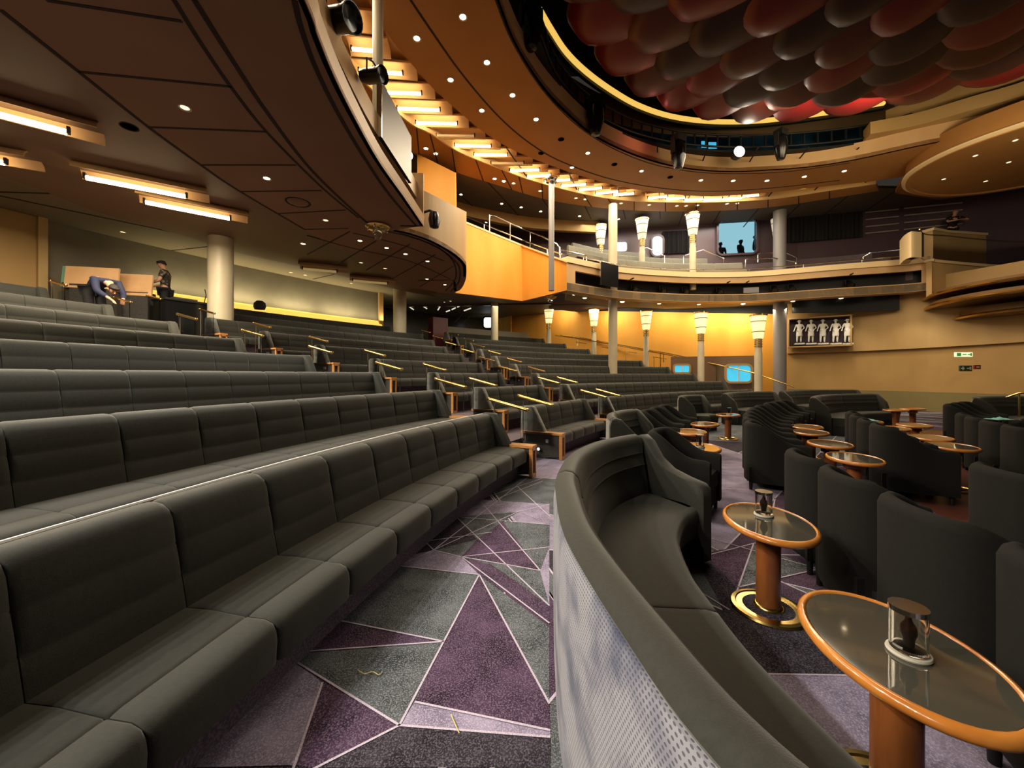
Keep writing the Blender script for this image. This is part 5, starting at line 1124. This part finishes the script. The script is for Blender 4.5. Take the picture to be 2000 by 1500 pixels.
def person(label, loc, rz, J, shirt, trousers, hair='hair_dk', bald=False, sleeve=True, cat='person', sub=1, mats=None, legs=True):
    """J: joint positions in metres, local frame facing -y"""
    root = thing('person', label, cat, loc, rz); mk = mats or {}
    sk = mk.get('skin', 'skin')
    # body: pelvis .. head, arms with five fingers, legs, all one skin
    js, bs = [], []
    def add(p, r, par=None, r2=None):
        js.append((tuple(p), r, r2 or r)); i = len(js) - 1
        if par is not None: bs.append((par, i))
        return i
    pel = add(J['pelvis'], .12, None, .09); sp = add(J['spine'], .125, pel, .09); ch = add(J['chest'], .14, sp, .10); nk = add(J['neck'], .055, ch)
    hd = V3(*J['head']); ax = (hd - V3(*J['neck'])).normalized(); jaw = add(hd - ax * .045, .066, nk, .075); h1 = add(hd + ax * .02, .076, jaw, .09); add(hd + ax * .085, .06, h1, .07)
    for s in ('L', 'R'):
        sh = add(J['sho' + s], .058, ch); el = add(J['elb' + s], .044, sh); wr = add(J['wri' + s], .028, el)
        d = (V3(*J['wri' + s]) - V3(*J['elb' + s])).normalized(); side = d.cross(V3(0, 0, 1)); side = side.normalized() if side.length > .1 else V3(1, 0, 0); down = d.cross(side).normalized()
        pa = add(V3(*J['wri' + s]) + d * .055, .036, wr, .02)
        for q_, (o_, l) in enumerate(((-.028, .070), (-.010, .080), (.009, .076), (.027, .060))):
            a = add(V3(*J['wri' + s]) + d * .10 + side * o_, .0095, pa); b = add(V3(*J['wri' + s]) + d * (.10 + l * .6) + side * o_ + down * .012, .0085, a); add(V3(*J['wri' + s]) + d * (.10 + l) + side * o_ + down * .03, .0075, b)
        a = add(V3(*J['wri' + s]) + d * .05 - side * .042, .011, wr); add(V3(*J['wri' + s]) + d * .085 - side * .058, .009, a)
        if legs:
            hp = add(J['hip' + s], .095, pel); kn = add(J['kne' + s], .062, hp); an = add(J['ank' + s], .042, kn); add(V3(*J['ank' + s]) + V3(0, -.13, -.045), .04, an, .035)
    child('body', skin_mesh('body', js, bs, sk, sub), root)
    # face
    f = V3(*J.get('face', (0, -1, 0))).normalized(); rt = f.cross(V3(0, 0, 1)).normalized(); u_ = rt.cross(f).normalized()
    m = MB()
    for s in (-1, 1):
        c = hd + f * .079 + rt * (.031 * s) + u_ * .022; m.lathe([(0, -.009), (.01, 0), (0, .009)], 8, tuple(c))
    m.obj('eyes', mk.get('eye', 'black'), root)
    m = MB(); m.tube([hd + f * .078 + u_ * .025, hd + f * .10 - u_ * .012, hd + f * .084 - u_ * .018], [.008, .014, .008], 8); m.obj('nose', sk, root)
    m = MB(); m.tube([hd + f * .078 - u_ * .045 - rt * .024, hd + f * .086 - u_ * .043, hd + f * .078 - u_ * .045 + rt * .024], .005, 6); m.obj('mouth', mk.get('mouth', M.setdefault('lips', mat('lips', S(150, 92, 84), .5))), root)
    for s in (-1, 1):
        m = MB(); m.lathe([(0, -.03), (.014, -.015), (.016, .01), (0, .03)], 8, tuple(hd + rt * (.082 * s))); m.obj('ear', sk, root)
    # hair cap
    m = MB(); c = hd + u_ * .035 - f * .012; N = 12; rings = []
    for i in range(7):
        la = radians(-8 + 98 * i / 6); rings.append([tuple(c + (rt * cos(2 * pi * k / N) * .089 - f * sin(2 * pi * k / N) * .102) * cos(la) + u_ * (.085 * sin(la) + (.03 if (sin(2 * pi * k / N) < -.3 and i < 3) else 0) - (.04 if (sin(2 * pi * k / N) > .3 and i < 2) else 0))) for k in range(N)])
    m.rings(rings); m.obj('hair', hair, root, ang=80) if not bald else None
    # clothes
    js, bs = [], []
    pel = add(J['pelvis'], .145, None, .115); sp = add(J['spine'], .15, pel, .115); ch = add(J['chest'], .165, sp, .125); nk = add(V3(*J['chest']).lerp(V3(*J['neck']), .72), .075, ch)
    for s in ('L', 'R'):
        sh = add(J['sho' + s], .078, ch); a = add(V3(*J['sho' + s]).lerp(V3(*J['elb' + s]), .75 if sleeve else .98), .064, sh)
        if not sleeve: add(V3(*J['elb' + s]).lerp(V3(*J['wri' + s]), .9), .048, a)
    child('shirt', skin_mesh('shirt', js, bs, shirt, sub), root)
    if legs:
        js, bs = [], []
        pel = add(J['pelvis'], .15, None, .12)
        for s in ('L', 'R'):
            hp = add(J['hip' + s], .11, pel); kn = add(J['kne' + s], .08, hp); add(J['ank' + s], .062, kn)
        child('trousers', skin_mesh('trousers', js, bs, trousers, sub), root)
        for s in ('L', 'R'):
            a = V3(*J['ank' + s]); m = MB(); m.rings([[(a.x + w * x, a.y + y, a.z + z) for x, z in ((-.045, -.09), (.045, -.09), (.045, -.06), (.03, -.02 + zz), (-.03, -.02 + zz), (-.045, -.06))] for y, w, zz in ((-.20, .7, -.03), (-.14, 1.0, -.01), (-.04, 1, .03), (.06, .9, .04), (.085, .7, .0))]); m.obj('shoe', 'black', root, ang=50)
    return root
STAND = dict(pelvis=(0, 0, .95), spine=(0, .0, 1.13), chest=(0, .0, 1.34), neck=(0, -.01, 1.52), head=(0, -.03, 1.64), shoL=(.19, 0, 1.42), shoR=(-.19, 0, 1.42), elbL=(.25, -.02, 1.14), elbR=(-.25, -.02, 1.14), wriL=(.22, -.2, .98), wriR=(-.22, -.2, .98), hipL=(.10, 0, .90), hipR=(-.10, 0, .90), kneL=(.10, -.02, .50), kneR=(-.10, -.02, .50), ankL=(.10, 0, .09), ankR=(-.10, 0, .09), face=(0, -1, -.05))
M['camo'] = mat('camouflage_shirt', S(40, 38, 32), .8, noise=(16, S(128, 112, 92), .5, .58)); M['navy'] = mat('navy_shirt', S(26, 32, 58), .8); M['trous'] = mat('black_trousers', S(16, 16, 18), .8); M['blk_shirt'] = mat('black_polo', S(14, 14, 18), .8); M['grey_tr'] = mat('grey_trousers', S(76, 76, 80), .8)
# standing person at the sound desk
x, y, z = -9.38, 10.44, ZF(9); J = dict(STAND); J.update(head=(0, -.08, 1.62), neck=(0, -.03, 1.52), wriL=(.16, -.34, 1.05), wriR=(-.2, -.34, 1.05), elbL=(.28, -.06, 1.15), elbR=(-.28, -.06, 1.15), face=(0, -1, -.35))
person('person in a camouflage patterned shirt standing at the sound desk, looking down', (x, y, z), radians(-62), J, 'camo', 'trous')
# bending person
J = dict(STAND); J.update(pelvis=(0, .16, .92), spine=(0, -.04, 1.07), chest=(0, -.30, 1.08), neck=(0, -.48, .96), head=(0, -.58, .86), shoL=(.19, -.36, 1.05), shoR=(-.19, -.36, 1.05), elbL=(.22, -.48, .80), elbR=(-.22, -.48, .80), wriL=(.12, -.66, .66), wriR=(-.12, -.66, .66), hipL=(.1, .1, .88), hipR=(-.1, .1, .88), kneL=(.1, .02, .48), kneR=(-.1, .02, .48), face=(0, -.6, -.8))
person('person in a navy shirt bending over beside pale boards at the aisle top', (-9.0, 8.35, ZF(8)), radians(72), J, 'navy', 'trous', sleeve=False)
# man leaning on the parapet of the corner box
J = dict(STAND); J.update(chest=(0, -.10, 1.32), spine=(0, -.02, 1.13), neck=(0, -.16, 1.49), head=(0, -.22, 1.61), shoL=(.20, -.12, 1.40), shoR=(-.20, -.12, 1.40), elbL=(.33, -.36, 1.20), elbR=(-.33, -.36, 1.20), wriL=(.06, -.50, 1.20), wriR=(-.06, -.46, 1.20), face=(0, -1, -.1))
px, py, pz = ud(1868, 448, 16.3)
person('bald person in a black polo shirt leaning with folded arms on the corner box parapet', (px + .1, py + .26, 6.74), radians(-20), J, 'blk_shirt', 'trous', bald=True)
# silhouettes outside the big upper window
M['sil'] = mat('backlit_clothes', S(40, 60, 72), .9)
for k, (u, v) in enumerate(((1407, 478), (1446, 473), (1474, 464))):
    Y = on_uw(u, .1) + .8; X, _, Z = ud(u, v, Y); J = dict(STAND)
    person(['person seen dark against the sky at the left edge of the blue upper window', 'person seen dark against the sky in the middle of the blue upper window', 'person seen dark against the sky at the right edge of the blue upper window'][k], (X, Y, Z - 1.64), radians((-20, 30, 60)[k]), J, 'sil', 'sil', mats={'skin': 'sil', 'mouth': 'sil', 'eye': 'sil'}, hair='sil', legs=False)
# statuettes: five white figures in knee-length coats, one hand on the hip, each on a small plinth
SJ = dict(STAND); SJ.update(elbL=(.34, .02, 1.18), wriL=(.16, -.06, 1.02), elbR=(-.28, .02, 1.16), wriR=(-.36, -.16, 1.02), kneR=(-.14, -.08, .50), ankR=(-.16, -.06, .09))
s0 = None
for k, u in enumerate((1561, 1584, 1607, 1632, 1655)):
    Yk = on_curve(BWp, u) - .27; X, Y, Z = ud(u, 670, Yk)
    l = 'white statuette of a coated figure in the niche, %s from the left' % ORD1[k]
    if s0 is None:
        s0 = person(l, (X, Y, Z), radians(-25), SJ, 'white', 'white', mats={'skin': 'white', 'mouth': 'white', 'eye': 'white'}, hair='white', cat='statuette'); s0.name = 'statuette'
        MB().lathe([(.10, .56), (.20, .54), (.205, .7), (.18, .98), (.165, 1.1), (.12, 1.1)], 18, sy=.85).obj('coat_skirt', 'white', s0); m = MB(); m.box((0, 0, -.06), (.62, .44, .12)); m.obj('plinth', 'white', s0, smooth=False); m = MB(); m.lathe([(0, .04), (.15, .0), (.16, .02), (.09, .05), (.08, .10), (0, .11)], 16, (0, -.02, 1.70)); m.obj('hat', 'white', s0)
        s0.scale = (.58, .58, .58); o = s0
    else: o = copy_tree(s0, (X, Y, Z))
    tag(o, l, 'statuette', 'statuettes in the niche')
# ---- sound desk and boards
th = theta_u(365, RR(8) - .5); p = pol(RR(8) - .45, th); t = thing('sound_desk', 'long black sound desk at the top of the middle block', 'desk', (*p, ZF(8)), pi - th)
g = MB(); g.box((0, 0, .46), (.62, 1.1, .92)); g.obj('cabinet', 'blackgl', t, smooth=False); g = MB(); g.box((0, 0, .95), (.70, 1.15, .05)); g.obj('worktop', 'black', t, smooth=False)
g = MB(); g.tube([(.1, -.45, .97), (.05, -.49, 1.25), (-.05, -.41, 1.38)], .012, 6); g.obj('microphone_arm', 'black', t); g = MB(); g.box((-.1, .1, 1.0), (.3, .5, .06)); g.obj('mixer', 'panel_dk', t, smooth=False)
M['board'] = mat('pale_wood_board', S(222, 178, 128), .5, noise=(3, S(206, 160, 110), .3, .7)); M['mint'] = mat('mint_board', S(120, 178, 150), .6)
def board(label, u0, u1, v0, v1, Y, m, extra=None):
    x, y, z = ud(u0, v1, Y); w_ = (u1 - u0) / F * Y * 1.1; h_ = (v1 - v0) / F * Y; t = thing('display_board', label, 'board', (x, y, z), .22); g = MB(); g.box((w_ / 2, 0, h_ / 2), (w_, .05, h_), rx=-.12); g.obj('panel', m, t, smooth=False)
    g = MB(); g.box((w_ / 2, .1, -.35), (w_ * .8, .3, .9)); g.obj('stand', 'panel_dk', t, smooth=False); return t
board('pale wooden board with dark spots leaning before the grey back wall', 128, 207, 519, 562, 9.2, 'board')
board('mint green board peeping out behind the left pale board', 122, 140, 519, 560, 9.27, 'mint')
board('plain pale wooden board held beside the bending person', 232, 283, 534, 577, 9.75, 'board')
th = theta_u(500, RR(9)); p = pol(RR(9) - .25, th); g = MB(); g.rings([[(.18 * s * cos(k), .12 * s * sin(k), z_) for k in [2 * pi * q_ / 14 for q_ in range(14)]] for s, z_ in ((.9, 0), (1.1, .1), (1.0, .22), (.5, .3))]); tag(g.obj('bag', 'black', None, (*p, ZF(9) + .62 + .3), .3), 'small black bag lying on the rearmost bench by the lit yellow band', 'bag')
th = theta_u(194, RR(8)); p = pol(RR(8) - .2, th); tag(MB().lathe([(0, 0), (.034, .0), (.036, .02), (.036, .14), (.014, .18), (.014, .2), (0, .2)], 14).obj('water_bottle', 'jarglass', None, (*ud(194, 596, 9.2),)), 'clear plastic water bottle standing beside the bending person', 'bottle')
# ================================================================= camera, light, view
cam = bpy.data.cameras.new('camera'); co = bpy.data.objects.new('camera', cam); COL.objects.link(co)
co.location = (0, 0, H); co.rotation_euler = (pi / 2, 0, 0); cam.sensor_width = 36; cam.lens = F / 2000 * 36; cam.shift_y = -(750 - V0) / 2000; cam.clip_start = .02; cam.clip_end = 200
sc = bpy.context.scene; sc.camera = co
w = bpy.data.worlds.new('world'); sc.world = w; w.use_nodes = True
w.node_tree.nodes['Background'].inputs['Color'].default_value = (1, .85, .7, 1); w.node_tree.nodes['Background'].inputs['Strength'].default_value = .03
def lamp(kind, loc, power, col=(1, .85, .66), size=.3, rot=(0, 0, 0), sy=None, spot=None, blend=.6):
    l = bpy.data.lights.new('lamp_' + kind.lower(), kind); l.energy = power; l.color = col
    if kind == 'AREA':
        l.size = size
        if sy: l.shape = 'RECTANGLE'; l.size_y = sy
    elif kind == 'SPOT': l.spot_size = radians(spot or 80); l.spot_blend = blend; l.shadow_soft_size = size
    else: l.shadow_soft_size = size
    o = bpy.data.objects.new('lamp_' + kind.lower(), l); COL.objects.link(o); o.location = loc; o.rotation_euler = rot; return o
sc.view_settings.view_transform = 'Standard'; sc.view_settings.look = 'None'; sc.view_settings.exposure = 0; sc.view_settings.gamma = 1
sc.cycles.max_bounces = 6; sc.cycles.transparent_max_bounces = 8; sc.cycles.caustics_reflective = False; sc.cycles.caustics_refractive = False; sc.cycles.sample_clamp_indirect = 4
W = (1, .84, .62)
for c, L, rz, wt in LAMPS:
    o = lamp('AREA', (c[0], c[1], c[2] - .06), wt * 1.5, W, 1.4, (0, 0, rz), .12)
def aim(o, target):
    d = Vector(target) - o.location; o.rotation_euler = d.to_track_quat('-Z', 'Y').to_euler(); return o
# downlights of the soffit over the front rows
for x, y in ((-3.9, -2.4), (-3.9, -.2), (-3.9, 2.0), (-3.95, 4.4), (-3.9, 6.6)):
    aim(lamp('SPOT', (x, y, 4.62), 500, (1, .94, .85), .06, spot=130, blend=.9), (x + 1.8, y, 0))
# wall washers on the side wall, under the balcony
for x, y, z0, z1 in wall_top[2::5]:
    aim(lamp('AREA', (x - .45, y - .75, min(z1 + .05, 4.6 + .9 * (y > 20))), 75, (1, .86, .58), 2.2, sy=.2), (x + .1, y + .1, 2.2))
for x, y in ((14.3, 16.4), (15.6, 15.0)): aim(lamp('SPOT', (x - .3, y - .4, 4.3), 60, (1, .85, .6), .05, spot=90, blend=.8), (x + .3, y + .5, 1.0))
# upper levels: soft lamps added for general brightness
lamp('AREA', (3, 5.5, 8.75), 170, (1, .86, .66), 2)
lamp('AREA', (1.5, 12.5, 8.6), 480, (1, .80, .55), 4)
lamp('AREA', (8, 13, 8.6), 420, (1, .82, .58), 5)
lamp('AREA', (-2.6, 6.5, 8.9), 260, (1, .8, .55), 3)
lamp('AREA', (7, 18.6, 8.95), 230, (1, .9, .76), 7, sy=1.2)
aim(lamp('AREA', (12.0, 8.5, 6.8), 120, (1, .82, .55), 1.5), (17, 15, 6.0))  # added mid-air lamp brightening the corner box
aim(lamp('SPOT', (14.5, 13.8, 8.6), 260, (1, .9, .8), .1, spot=80, blend=.9), (17, 18, 7.6))  # added spot to brighten the strips on the plum wall
# added fill lamp on the unseen stage side
aim(lamp('AREA', (15, 1, 5.5), 60, (1, .86, .66), 5), (4, 10, 6.5))
# ceiling opening
aim(lamp('SPOT', (8, 13.4, 9.3), 110, (1, .8, .6), .2, spot=70, blend=.8), (7.5, 9, 9.6))
lamp('POINT', (4.4, 12.3, 9.2), 7, (1, .25, .2), .1)  # added red lamp tinting the canopy rim, no fixture there
aim(lamp('AREA', (9, 11, 9.0), 80, (1, .8, .5), 4, sy=.6), (9, 16, 9.6))  # added fill for the upstand and walls of the opening

# cove at the foot of the back wall, added fill for rear ceilings and entrance
for k in range(4):
    t = tu(330) + (t740 - tu(330)) * (k + .5) / 4; x, y = pol(RB - .35, t); aim(lamp('AREA', (x, y, 4.02), 26, (1, .84, .5), 3.2, sy=.15), (*pol(RB, t), 5.0))
aim(lamp('SPOT', (-8.4, 5.2, 4.9), 90, (1, .75, .42), .05, spot=80, blend=.9), (-12.0, 6.5, 3.4))
lamp('AREA', (-3.5, 14.5, 4.55), 90, (1, .86, .66), 2.5)
lamp('AREA', (0.2, 19.5, 5.1), 110, (1, .86, .62), 2.5)
lamp('AREA', (3.6, 18.6, 4.5), 90, (1, .86, .62), 2.0)
